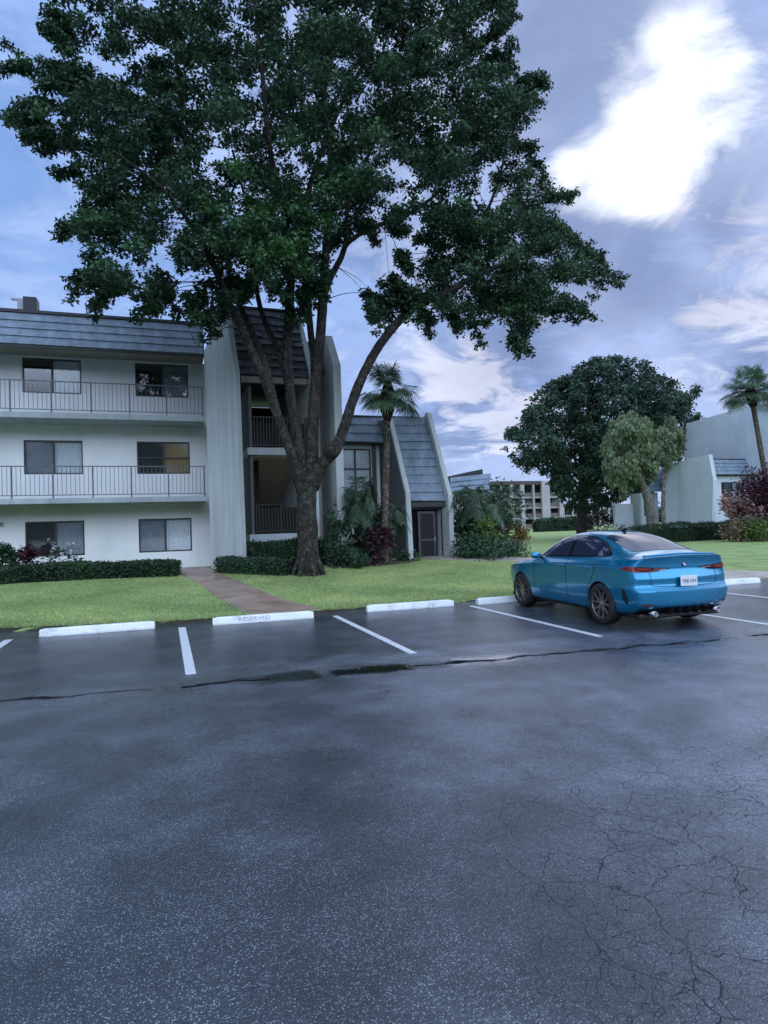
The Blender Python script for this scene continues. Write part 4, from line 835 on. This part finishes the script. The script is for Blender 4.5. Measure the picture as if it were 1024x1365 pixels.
#    x,   z0,  ys,  yw,  yb,  zb,  yr,  zr, drop
ST = [(2.20,.24,.58,.62,.58,.60,.42,.665,.02),(2.06,.19,.70,.76,.71,.69,.50,.755,.02),(1.80,.17,.79,.855,.78,.785,.56,.845,.03),(1.50,.17,.835,.885,.80,.835,.58,.89,.03),(1.335,.17,.84,.893,.80,.855,.58,.912,.03),
 (1.12,.17,.84,.89,.80,.88,.60,.94,.03),(.92,.17,.84,.885,.795,.905,.62,.985,.035),(.62,.17,.84,.885,.79,.925,.61,1.165,.06),(.30,.17,.84,.885,.785,.94,.60,1.315,.07),(-.02,.17,.84,.885,.785,.95,.585,1.395,.075),
 (-.40,.17,.84,.887,.785,.96,.58,1.418,.075),(-.75,.17,.84,.89,.79,.97,.57,1.395,.075),(-1.08,.17,.84,.897,.80,.98,.56,1.34,.075),(-1.335,.17,.84,.905,.81,.985,.555,1.27,.07),(-1.60,.17,.84,.905,.82,.985,.57,1.175,.06),
 (-1.82,.18,.83,.895,.815,.98,.60,1.09,.045),(-2.02,.21,.81,.875,.79,.975,.62,1.035,.02),(-2.16,.28,.78,.85,.76,.975,.62,1.03,.012)]
def station(s):
    x, z0, ys, yw, yb, zb, yr, zr, dp = s; rz = zr-dp; tail = x < -2.1; k = 0
    o = [(x, ys-.07, z0), (x, ys, z0+.07), (x, (ys+yw)/2+.005, .40), (x, yw, .575), (x, yw, .635), (x, yw-.004, .72), (x, yw-.006, .72+(zb-.72)*.6), (x, yb, zb),
         (x, yb+(yr-yb)*.42, zb+(rz-zb)*.48), (x, yr, rz), (x, yr*.62, zr-.012), (x, yr*.3, zr-.003), (x, 0, zr)]
    return [[p[0], p[1], p[2]+.10*min(1, max(0, (p[2]-.45)/.6))] for p in o]
rowsL = [station(s) for s in ST]
for i in range(len(rowsL[-1])):                      # tail row offsets per line
    rowsL[-1][i][0] = [-2.10, -2.15, -2.19, -2.205, -2.13, -2.15, -2.11, -2.17, -2.205, -2.235, -2.26, -2.27, -2.27][i]
bm = bmesh.new(); V = {}
def vget(p):
    k = (round(p[0], 4), round(p[1], 4), round(p[2], 4))
    if k not in V: V[k] = bm.verts.new(p)
    return V[k]
nl_ = 13
for sgn in (1, -1):
    for a, b_ in zip(rowsL[:-1], rowsL[1:]):
        for j in range(nl_-1):
            q = [a[j], a[j+1], b_[j+1], b_[j]]; q = [(p[0], p[1]*sgn, p[2]) for p in q]
            vs = [vget(p) for p in (q if sgn > 0 else q[::-1])]
            if len(set(vs)) > 2: bm.faces.new(list(dict.fromkeys(vs)))
def endcap(row, cen, front):
    """grid from side line ends to the centre plane; lines 0..6 by fractions of deck lines 6..11"""
    deck = row[7:]; fr = [p[1]/deck[0][1] for p in deck]
    G = []
    for i in range(8):
        base = row[i]; r_ = []
        for k, f in enumerate(fr):
            if i == 7: r_.append(tuple(deck[k])); continue
            if k == 0: r_.append(tuple(base)); continue
            bulge = 1-f**2.2; x = base[0]+(cen[i]-base[0])*bulge
            r_.append((x, base[1]*f, base[2]+(.012*(1-f) if i in (5, 6) else 0)))
        G.append(r_)
    for sgn in (1, -1):
        for i in range(7):
            for k in range(len(fr)-1):
                q = [G[i][k], G[i][k+1], G[i+1][k+1], G[i+1][k]]; q = [(p[0], p[1]*sgn, p[2]) for p in q]
                bm.faces.new([vget(p) for p in q])
    return G
Gt = endcap(rowsL[-1], [-2.20, -2.30, -2.335, -2.35, -2.245, -2.275, -2.195, 0], False)
Gf = endcap(rowsL[0], [2.25, 2.31, 2.32, 2.31, 2.30, 2.29, 2.26, 0], True)
# underside: one row of faces between the two sills
low = [(r[0][0], r[0][1], r[0][2]) for r in rowsL]
for i in range(len(low)-1):
    a, b_ = low[i], low[i+1]; q = [vget(a), vget(b_)]; q2 = [vget((b_[0], -b_[1], b_[2])), vget((a[0], -a[1], a[2]))]
    if i == 0: m_ = [vget(p) for p in [(g[0], -g[1], g[2]) for g in Gf[0][1:]]] + [vget(g) for g in Gf[0][1:-1][::-1]]; f = q + q2 + m_
    elif i == len(low)-2: m_ = [vget(g) for g in Gt[0][1:]] + [vget((g[0], -g[1], g[2])) for g in Gt[0][1:-1][::-1]]; f = q + m_ + q2
    else: f = q+q2
    bm.faces.new(list(dict.fromkeys(f)))
cl_ = bm.edges.layers.float.new('crease_edge'); KV = lambda p, sg: V.get((round(p[0], 4), round(p[1]*sg, 4), round(p[2], 4)))
for pts_, cv in ([([r[6] for r in rowsL], .6), (Gt[3], .8), (Gt[5], .55), (Gt[7], .8), ([r[1] for r in rowsL], .4), ([r[7] for r in rowsL[4:]], .35)]):
    for sg in (1, -1):
        for p_, q_ in zip(pts_[:-1], pts_[1:]):
            a_, b__ = KV(p_, sg), KV(q_, sg); e_ = bm.edges.get((a_, b__)) if a_ and b__ and a_ is not b__ else None
            if e_: e_[cl_] = cv
bmesh.ops.recalc_face_normals(bm, faces=bm.faces)
me = bpy.data.meshes.new('t'); bm.to_mesh(me); bm.free(); tmp = bpy.data.objects.new('t', me); C.objects.link(tmp)
m = tmp.modifiers.new('s', 'SUBSURF'); m.levels = 3; m.render_levels = 3
bpy.context.view_layer.update(); dg = bpy.context.evaluated_depsgraph_get(); me2 = bpy.data.meshes.new_from_object(tmp.evaluated_get(dg))
bmx = bmesh.new(); bmx.from_mesh(me2); BV = BVHTree.FromBMesh(bmx); bmx.free()
# wheel arches by boolean
AX = (1.335, -1.335); cut = MB()
for x in AX:
    for s_ in (1, -1): cut.lathe([(.0001, 1.2*s_), (.365, 1.2*s_), (.365, .60*s_), (.0001, .60*s_)], (x, 0, .335), (0, 1, 0), 56)
co = cut.build('t', m_well, fix=True); tmp.data = me2; tmp.modifiers.clear(); bo = tmp.modifiers.new('b', 'BOOLEAN'); bo.object = co; bo.solver = 'EXACT'; bo.operation = 'DIFFERENCE'
tmp.data.materials.append(m_paint); bpy.context.view_layer.update(); dg = bpy.context.evaluated_depsgraph_get(); mb_ = bpy.data.meshes.new_from_object(tmp.evaluated_get(dg))
bpy.data.objects.remove(tmp); bpy.data.objects.remove(co)
mb_.name = 'body'; mb_.materials.clear(); mb_.materials.append(m_paint); mb_.materials.append(m_well)
for p in mb_.polygons:
    c = p.center; near = min(abs(math.hypot(c.x-x, c.z-.335)-.365) for x in AX); inn = min(math.hypot(c.x-x, c.z-.335) for x in AX) < .372
    p.material_index = 1 if (inn and abs(p.normal.y) < .5) or (inn and abs(c.y) < .64) else 0
    p.use_smooth = p.material_index == 0
body = bpy.data.objects.new('body', mb_); C.objects.link(body); body.parent = car
try: mb_.set_sharp_from_angle(angle=R(38))
except Exception: pass
def zt(z): return z+.10*min(1, max(0, (z-.45)/.6))
def cast(kind, a, b, s=1):
    if kind != 'top': b = zt(b)
    if kind == 'side': o, d = Vector((a, 3*s, b)), Vector((0, -s, 0))
    elif kind == 'top': o, d = Vector((a, b, 3)), Vector((0, 0, -1))
    elif kind == 'rear': o, d = Vector((-4, a, b)), Vector((1, 0, 0))
    else: o, d = Vector((4, a, b)), Vector((-1, 0, 0))
    h = BV.ray_cast(o, d); return (h[0], h[1]) if h[0] is not None else (None, None)
def inp(x, y, poly):
    r_ = False; j = len(poly)-1
    for i in range(len(poly)):
        if (poly[i][1] > y) != (poly[j][1] > y) and x < (poly[j][0]-poly[i][0])*(y-poly[i][1])/(poly[j][1]-poly[i][1])+poly[i][0]: r_ = not r_
        j = i
    return r_
def rounded(poly, r, m=5):
    out = []; n = len(poly)
    for i in range(n):
        p = Vector(poly[i]); a = Vector(poly[i-1])-p; b = Vector(poly[(i+1) % n])-p; k = min(r, a.length*.45, b.length*.45)
        s, e = p+a.normalized()*k, p+b.normalized()*k
        for j in range(m+1): t = j/m; out.append(tuple(s*(1-t)**2+p*2*t*(1-t)+e*t*t))
    return out
def panel(name, kind, poly, mat, par=None, off=.004, s=1, rnd=.03, g=.03, parent=None, smooth=True, mesh_only=False):
    """a skin laid on the body: outline given in the projection plane, draped by ray casting"""
    poly = rounded(poly, rnd) if rnd else poly; P2 = [Vector(p) for p in poly]; pts = []
    for i in range(len(P2)):
        a, b = P2[i], P2[(i+1) % len(P2)]; k = max(1, int((b-a).length/g)); pts += [a.lerp(b, j/k) for j in range(k)]
    bmp = bmesh.new(); vs = [bmp.verts.new((p.x, p.y, 0)) for p in pts]; f = bmp.faces.new(vs)
    xs_ = [p.x for p in pts]; ys_ = [p.y for p in pts]
    x = min(xs_)+g
    while x < max(xs_)-.002: bmesh.ops.bisect_plane(bmp, geom=bmp.verts[:]+bmp.edges[:]+bmp.faces[:], plane_co=(x, 0, 0), plane_no=(1, 0, 0)); x += g
    y = min(ys_)+g
    while y < max(ys_)-.002: bmesh.ops.bisect_plane(bmp, geom=bmp.verts[:]+bmp.edges[:]+bmp.faces[:], plane_co=(0, y, 0), plane_no=(0, 1, 0)); y += g
    bad = []
    for v in bmp.verts:
        h, n_ = cast(kind, v.co.x, v.co.y, s)
        if h is None: bad.append(v); continue
        v.co = h+n_*off
    bmesh.ops.delete(bmp, geom=bad, context='VERTS')
    bmesh.ops.recalc_face_normals(bmp, faces=bmp.faces)
    me = bpy.data.meshes.new(name); bmp.to_mesh(me); bmp.free(); me.materials.append(mat)
    me.polygons.foreach_set('use_smooth', [True]*len(me.polygons))
    o = bpy.data.objects.new(name, me); C.objects.link(o); o.parent = parent or car; return o
def groove(name, kind, pts, w, mat, s=1, parent=None, off=.0035, m=6):
    pts = [tuple(p)[:2] for p in smooth_path([(a, b, 0) for a, b in pts], m)]; b = MB(); vs = []
    for i, p in enumerate(pts):
        q = Vector(pts[min(i+1, len(pts)-1)])-Vector(pts[max(i-1, 0)]); n2_ = Vector((-q.y, q.x)).normalized()*w/2
        for sg in (1, -1):
            h, n_ = cast(kind, p[0]+n2_.x*sg, p[1]+n2_.y*sg, s)
            if h is None: return None
            vs.append(h+n_*off)
    b.add(vs, [(2*i, 2*i+1, 2*i+3, 2*i+2) for i in range(len(pts)-1)]); o = b.build(name, mat, None); o.parent = parent or car; return o
glass_out = [(.86, .952), (.60, 1.10), (.30, 1.245), (.02, 1.318), (-.40, 1.338), (-.80, 1.305), (-1.15, 1.215), (-1.42, 1.09), (-1.52, 1.015), (-1.38, .998), (-.4, .972), (.3, .953)]
for s_ in (1, -1):
    panel('window_trim', 'side', glass_out, m_gloss, s=s_, rnd=.03, off=.003)
    fw_ = [(.76, .966), (.58, 1.075), (.30, 1.21), (.02, 1.292), (-.28, 1.315), (-.28, .985), (.3, .970)]
    rw_ = [(-.36, .988), (-.36, 1.318), (-.80, 1.285), (-1.12, 1.200), (-1.12, 1.01)]
    qw_ = [(-1.16, 1.012), (-1.16, 1.185), (-1.38, 1.085), (-1.46, 1.025)]
    for w_p in (fw_, rw_, qw_): panel('side_window', 'side', w_p, m_carglass, s=s_, off=.006, rnd=.02)
    # doors (shut lines), sill crease
    fd = groove('front_door', 'side', [(.78, .92), (.80, .80), (.78, .50), (.74, .27), (.5, .235), (-.2, .235), (-.32, .25), (-.34, .5), (-.33, .8), (-.33, .95)], .009, m_black, s_)
    rd = groove('rear_door', 'side', [(-.38, .235), (-.85, .24), (-.93, .36), (-1.0, .55), (-1.14, .72), (-1.22, .85), (-1.26, .97)], .009, m_black, s_)
    for dd, hx in ((fd, -.18), (rd, -1.02)):
        if dd:
            b = MB(); h, n_ = cast('side', hx, .845, s_); y = h.y+.02*s_
            b.tube(smooth_path([(hx-.10, h.y-.003*s_, h.z), (hx-.08, y, h.z), (hx+.08, y, h.z), (hx+.10, h.y-.003*s_, h.z)], 4), .013, 8); o = b.build('handle', m_paint, None, smooth=True); o.parent = dd
    groove('side_skirt', 'side', [(.92, .215), (.2, .225), (-.5, .225), (-.93, .215)], .05, m_black, s_)
    # mirror
    b = MB(); q = .90*s_; b.tube(smooth_path([(.60, .80*s_, 1.01), (.57, .90*s_, 1.03)], 3), .025, 8); mr = b.build('mirror', m_black, None, smooth=True); mr.parent = car
    b = MB(); b.lathe([(.001, -.10), (.05, -.085), (.075, -.03), (.078, .03), (.06, .08), (.001, .10)], (0, 0, 0), (0, 1, 0), 16); mh = b.build('mirror_shell', m_paint, None, smooth=True); mh.parent = mr; mh.location = (.57, .955*s_, 1.06); mh.scale = (.8, 1.05, .85)
    # tail lamp: wraps the corner; L outline
    tl_o = [(.44, .822), (.60, .812), (.79, .826), (.84, .865), (.825, .893), (.70, .888), (.50, .874), (.28, .866), (.27, .852), (.42, .846)]
    tl_o = [(y*s_, z) for y, z in tl_o]; panel('tail_light', 'rear', tl_o, m_gloss, off=.006, rnd=.012, g=.02)
    tp = [(y*s_, z) for y, z in [(.56, .832), (.66, .828), (.80, .840), (.815, .875), (.72, .878), (.58, .866)]]; t_o = panel('tail_lens', 'rear', tp, m_lens, off=.011, rnd=.012, g=.02)
    tp = [(y*s_, z) for y, z in [(.30, .846), (.52, .848), (.52, .860), (.32, .854)]]; panel('light_bar', 'rear', tp, m_lensp, off=.010, rnd=.0, g=.02)
    sd = panel('tail_lens', 'side', [(-1.86, .865), (-2.02, .835), (-2.15, .82), (-2.15, .885), (-2.02, .895)], m_lens, s=s_, off=.008, rnd=.01, g=.02)
    # headlamp
    panel('headlight', 'front', [(y*s_, z) for y, z in [(.32, .60), (.56, .625), (.66, .645), (.60, .575), (.40, .56)]], m_head, off=.006, rnd=.01, g=.02)
    # bumper corner vent & reflector
    panel('bumper_vent', 'side', [(-1.90, .60), (-1.94, .60), (-2.02, .45), (-1.96, .38), (-1.90, .45)], m_black, s=s_, off=.004, rnd=.01, g=.02)
    panel('reflector', 'rear', [(y*s_, z) for y, z in [(.60, .375), (.76, .385), (.76, .405), (.60, .395)]], m_lens, off=.006, rnd=0, g=.02)
    # exhaust
    b = MB(); b.lathe([(.0001, -.06), (.034, -.06), (.037, .0), (.041, .003), (.042, -.12)], (0, 0, 0), (-1, 0, 0), 20); e_ = b.build('exhaust_tip', m_chrome, None, smooth=True); e_.parent = car; e_.location = (-2.26, .57*s_, .255); 
panel('windscreen', 'top', [(.99, -.0), (.97, -.60), (.90, -.665), (.42, -.565), (.36, -.40), (.34, 0), (.36, .40), (.42, .565), (.90, .665), (.97, .60)], m_carglass, off=.004, rnd=.02, g=.05)
rwp = [(-.98, 0), (-.98, -.40), (-1.0, -.50), (-1.72, -.56), (-1.79, -.50), (-1.83, 0), (-1.79, .50), (-1.72, .56), (-1.0, .50), (-.98, .40)]
panel('rear_window', 'top', rwp, m_carglass, off=.004, rnd=.02, g=.05)
# boot lid shut line, spoiler lip, valance, plate, badge
groove('boot_lid', 'rear', [(-.60, .83), (-.585, .72), (-.55, .64), (0, .628), (.55, .64), (.585, .72), (.60, .83)], .008, m_black)
groove('boot_lid_edge', 'top', [(-2.02, -.66), (-1.84, -.60), (-1.83, 0), (-1.84, .60), (-2.02, .66)], .008, m_black)
b = MB(); sp = []
for y in [i/10-.66 for i in range(0, 14)]:
    h, n_ = cast('top', -2.165+.03*(y/.66)**2*1., y); z = h.z if h is not None else 1.02; sp.append((-2.165+.05*(y/.66)**2, y, z+.012))
b.tube(smooth_path(sp, 2), .016, 8); o = b.build('spoiler', m_paint, None, smooth=True); o.parent = car; o.scale.z = 1
panel('diffuser', 'rear', [(-.76, .33), (-.66, .30), (-.42, .345), (.42, .345), (.66, .30), (.76, .33), (.74, .25), (.40, .228), (-.40, .228), (-.74, .25)], m_black, off=.006, rnd=.02, g=.04)
b = MB(); b.box(-2.1, 2.0, -.74, .74, .165, .24); o = b.build('underbody', m_black, None, bevel=.02); o.parent = car
for i in range(5):
    b = MB(); y = (i-2)*.16; b.prism([(-2.28, y-.006, .235), (-2.325, y-.006, .32), (-2.18, y-.006, .32), (-2.18, y-.006, .235)], (0, .012, 0)); o = b.build('diffuser_fin', m_black, None, fix=True); o.parent = car
px0 = min(cast('rear', y, z)[0].x for y in (-.14, 0, .14) for z in (.60, .66, .70, .73))-.008
pl = MB().box(px0-.003, px0+.004, -.152, .152, .655, .815).build('licence_plate', m_plate, None, bevel=.004); pl.parent = car
m_pltxt = simple('plate_lettering', (.03, .05, .10), .5); m_plo = simple('plate_orange', (.7, .3, .05), .5)
for txt, sz, z, mm in (('YE8 OH', .075, .728, m_pltxt),):
    t = bpy.data.objects.new('lettering', text_mesh(txt, sz, mm, .0005)); C.objects.link(t); t.parent = pl; t.location = (px0-.006, 0, z); t.rotation_euler = (R(90), 0, R(-90))
BZ = zt(.905); h, n_ = cast('rear', 0, .905); bx_ = h.x-.004
bd = MB().lathe([(.0001, .006), (.041, .006), (.041, -.01)], (bx_, 0, BZ), (-1, 0, 0), 32).build('badge', m_chrome, None, fix=True); bd.parent = car
m_bw = simple('badge_white', (.8, .8, .8), .2); m_bb = simple('badge_blue', (.02, .15, .5), .2); m_bk = simple('badge_black', (.01, .01, .01), .2)
MB().lathe([(.030, .0075), (.039, .0075)], (bx_, 0, BZ), (-1, 0, 0), 32).build('badge_ring', m_bk, None).parent = bd
for k in range(4):
    vs = [(bx_-.0085, 0, BZ)]+[(bx_-.0085, math.cos(R(90*k+9*j))*.029, BZ+math.sin(R(90*k+9*j))*.029) for j in range(11)]
    q = MB().add(vs, [(0, j, j+1) for j in range(1, 11)]).build('badge_quarter', m_bb if k % 2 else m_bw, None); q.parent = bd
b = MB(); h, n_ = cast('top', -.78, 0); b.prism([(-.86, -.015, h.z-.02), (-.71, -.02, h.z-.005), (-.86, -.008, h.z+.06), (-.88, -.008, h.z+.055)], (0, .03, 0)); o = b.build('antenna_fin', m_gloss, None, fix=True); o.parent = car
panel('grille', 'front', [(-.26, .40), (-.24, .62), (-.02, .64), (.02, .64), (.24, .62), (.26, .40), (.02, .38), (-.02, .38)], m_gloss, off=.006, rnd=.02, g=.03)
# wheels
def wheel_proto():
    w = MB().lathe([(.0001, -.09), (.21, -.09), (.215, -.02), (.16, 0), (.0001, 0)], (0, 0, 0), (0, 1, 0), 40).build('wheel', m_rimd, None, smooth=False)
    MB().lathe([(.232, .105), (.30, .112), (.322, .10), (.335, .075), (.337, 0), (.335, -.075), (.322, -.10), (.30, -.112), (.232, -.105), (.232, .105)], (0, 0, 0), (0, 1, 0), 64).build('tyre', m_tyre, w, smooth=True)
    b = MB(); b.lathe([(.236, -.10), (.238, .095), (.246, .104), (.240, .106), (.230, .100), (.226, .09), (.226, -.10)], (0, 0, 0), (0, 1, 0), 64)
    for k in range(10):                              # five double spokes
        a0 = R(72*(k//2)) + (R(9) if k % 2 else -R(9)); a1 = R(72*(k//2)) + (R(20) if k % 2 else -R(20))
        pts = []
        for r_, a, wd, y0, y1 in ((.05, a0*1, .024, .06, .085), (.14, a0*.5+a1*.5, .014, .055, .088), (.232, a1, .017, .065, .098)):
            c, s = math.cos(a), math.sin(a); pts.append([(c*r_-s*wd, y0, s*r_+c*wd), (c*r_+s*wd, y0, s*r_-c*wd), (c*r_+s*wd*.7, y1, s*r_-c*wd*.7), (c*r_-s*wd*.7, y1, s*r_+c*wd*.7)])
        vs = sum(pts, []); fs = [(i*4+j, i*4+(j+1) % 4, (i+1)*4+(j+1) % 4, (i+1)*4+j) for i in range(2) for j in range(4)]+[(0, 1, 2, 3), (11, 10, 9, 8)]
        b.add(vs, fs)
    b.lathe([(.0001, .092), (.028, .092), (.034, .085), (.062, .08), (.066, .05), (.06, .0)], (0, 0, 0), (0, 1, 0), 24)
    b.build('rim', m_rim, w, fix=True); return w
wp_ = wheel_proto(); first = True
for x in AX:
    for s_ in (1, -1):
        w = wp_ if first else copy_tree(wp_); first = False; w.parent = car; w.location = (x, .785*s_, .337); w.rotation_euler = (0, R(17*x), 0 if s_ > 0 else math.pi)
bm_ = None
car.location = (CX, CY, .005); car.rotation_euler.z = R(90)+CH
# ------------------------------------------------------------------ world and light
W = bpy.data.worlds.new('World'); S.world = W; W.use_nodes = True; nt = W.node_tree
for nd in list(nt.nodes): nt.nodes.remove(nd)
class WN(NT):
    def __init__(s): s.t = nt; s._c = None
w = WN(); geo = w.n('ShaderNodeTexCoord').outputs['Generated']; w._c = geo
sunray = ray(860, 175).normalized(); s_el = math.asin(sunray.z); s_az = math.atan2(sunray.x, sunray.y)
sky = w.n('ShaderNodeTexSky', sky_type='NISHITA', sun_disc=False, sun_elevation=s_el, sun_rotation=s_az, dust_density=.6)
sx = w.n('ShaderNodeSeparateXYZ'); w.l(geo, sx.inputs[0]); Z = w.math('MAXIMUM', sx.outputs[2], 0)
zz = w.math('ADD', Z, .16); pv = w.n('ShaderNodeCombineXYZ', i_X=w.math('DIVIDE', sx.outputs[0], zz), i_Y=w.math('DIVIDE', sx.outputs[1], zz), i_Z=Z).outputs[0]
n1 = w.noise(1.05, 9, .58, pv, .35); n2 = w.noise(3.1, 9, .62, pv, .7); n3 = w.noise(.45, 4, .5, pv)
def vd(x, y, r):                                     # closeness of the view direction to a fixed sky direction
    d = ray(x, y).normalized(); vm = w.n('ShaderNodeVectorMath', operation='DISTANCE', i_0=geo, i_1=tuple(d)); return w.math('SUBTRACT', 1, w.math('DIVIDE', vm.outputs['Value'], r))
def vmax(*a):
    o = a[0]
    for b in a[1:]: o = w.math('MAXIMUM', o, b)
    return o
wob = w.math('MULTIPLY', w.math('SUBTRACT', w.math('ADD', w.math('MULTIPLY', n1, .5), w.math('MULTIPLY', n2, .5)), .5), 4.6)
br = vmax(vd(890, 68, .042), vd(915, 105, .075), vd(875, 160, .09), vd(820, 215, .075), vd(860, 240, .06), vd(765, 225, .04), vd(960, 100, .04))
brm = w.ramp(w.math('ADD', br, wob), [(-.4, 0), (.3, .3), (1., 1)])
halo = w.ramp(w.math('ADD', vmax(vd(890, 160, .55), vd(1000, 250, .4)), w.math('MULTIPLY', wob, .30)), [(0, 0), (.9, 1)])
st = vmax(vd(990, 400, .11), vd(930, 430, .06), vd(620, 505, .07), vd(590, 512, .07), vd(900, 300, .05), vd(1010, 300, .07), vd(720, 425, .05), vd(960, 340, .05), vd(690, 560, .08))
stm = w.math('MULTIPLY', w.ramp(w.math('ADD', st, w.math('MULTIPLY', wob, 2.2)), [(.3, 0), (1., .5)]), 1.)
dk = vmax(vd(775, 70, .14), vd(770, 320, .15), vd(860, 340, .14), vd(700, 430, .12), vd(960, 300, .09))
dkm = w.ramp(w.math('ADD', dk, w.math('MULTIPLY', wob, .9)), [(0, 0), (.75, 1)])
# clear / thin cloud base: the physical sky tinted by high veil
rt = w.math('ADD', w.math('MULTIPLY', sx.outputs[0], .75), w.math('MULTIPLY', sx.outputs[1], .35))
veil = w.mix(w.ramp(rt, [(.15, 0), (.75, 1)]), (.20, .39, .84), (.29, .42, .80))
hz = w.ramp(Z, [(0, 1), (.30, .35), (.6, 0)])
veil = w.mix(w.math('MULTIPLY', hz, .75), veil, (.42, .52, .84))
skc = w.n('ShaderNodeVectorMath', operation='SCALE', i_0=sky.outputs[0], i_Scale=.06).outputs[0]
base = w.mix(.93, skc, veil)
cl = w.mix(w.ramp(n2, [(.40, 0), (.60, 1)]), (.11, .18, .39), (.50, .60, .88))
cm = w.math('MULTIPLY', w.ramp(w.math('ADD', w.math('MULTIPLY', n1, .7), w.math('MULTIPLY', n2, .3)), [(.43, 0), (.53, 1)]), w.ramp(rt, [(.25, .35), (.65, 1)]))
cm = w.math('MULTIPLY', cm, w.ramp(Z, [(.02, .35), (.28, 1)])); c = w.mix(cm, base, cl)
c = w.mix(w.math('MULTIPLY', dkm, .9), c, (.11, .18, .39))
c = w.mix(w.math('MULTIPLY', halo, .30), c, (.55, .62, .86))
c = w.mix(stm, c, (.80, .79, .92))
c = w.mix(brm, c, (1.02, 1.05, 1.10))
# unseen sky behind the viewer, brightened as added fill for the facades
c = w.mix(w.math('MULTIPLY', w.math('SUBTRACT', 1, brm), 1), c, w.mix(1, c, (.88, .88, .86), 'MULTIPLY'))
bk = w.ramp(w.math('MULTIPLY', sx.outputs[1], -1), [(0, 0), (.6, 1)])
c = w.mix(w.math('MULTIPLY', bk, .85), c, (1.75, 2.1, 2.75))
lowb = w.math('MULTIPLY', w.ramp(w.math('ADD', Z, w.math('MULTIPLY', w.math('SUBTRACT', w.noise(6, 5), .5), .18)), [(.13, 1), (.24, 0)]), w.ramp(w.math('MULTIPLY', sx.outputs[1], -1), [(.05, 0), (.2, 1)])); c = w.mix(lowb, c, (.05, .075, .085))
zn = w.ramp(Z, [(.66, 0), (.9, 1)]); c = w.mix(w.math('MULTIPLY', zn, .8), c, (.72, .95, 1.35))  # unseen zenith brightened as well, for more fill
dn = w.math('LESS_THAN', sx.outputs[2], -.01); c = w.mix(dn, c, (.05, .06, .05))
bg = w.n('ShaderNodeBackground', i_Strength=1.0); w.l(c, bg.inputs[0]); wo = w.n('ShaderNodeOutputWorld'); w.l(bg.outputs[0], wo.inputs[0])
sl = bpy.data.lights.new('sun', 'SUN'); sl.energy = .5; sl.angle = R(85); sl.color = (.97, .97, 1)
so = bpy.data.objects.new('sun', sl); C.objects.link(so); so.rotation_euler = sunray.to_track_quat('Z', 'Y').to_euler()
S.view_settings.view_transform = 'Standard'; S.view_settings.look = 'None'; S.view_settings.gamma = 1; S.view_settings.exposure = .45
S.cycles.max_bounces = 4; S.cycles.diffuse_bounces = 3; S.cycles.glossy_bounces = 3; S.cycles.transparent_max_bounces = 6; S.cycles.caustics_reflective = False; S.cycles.caustics_refractive = False; S.cycles.use_denoising = True
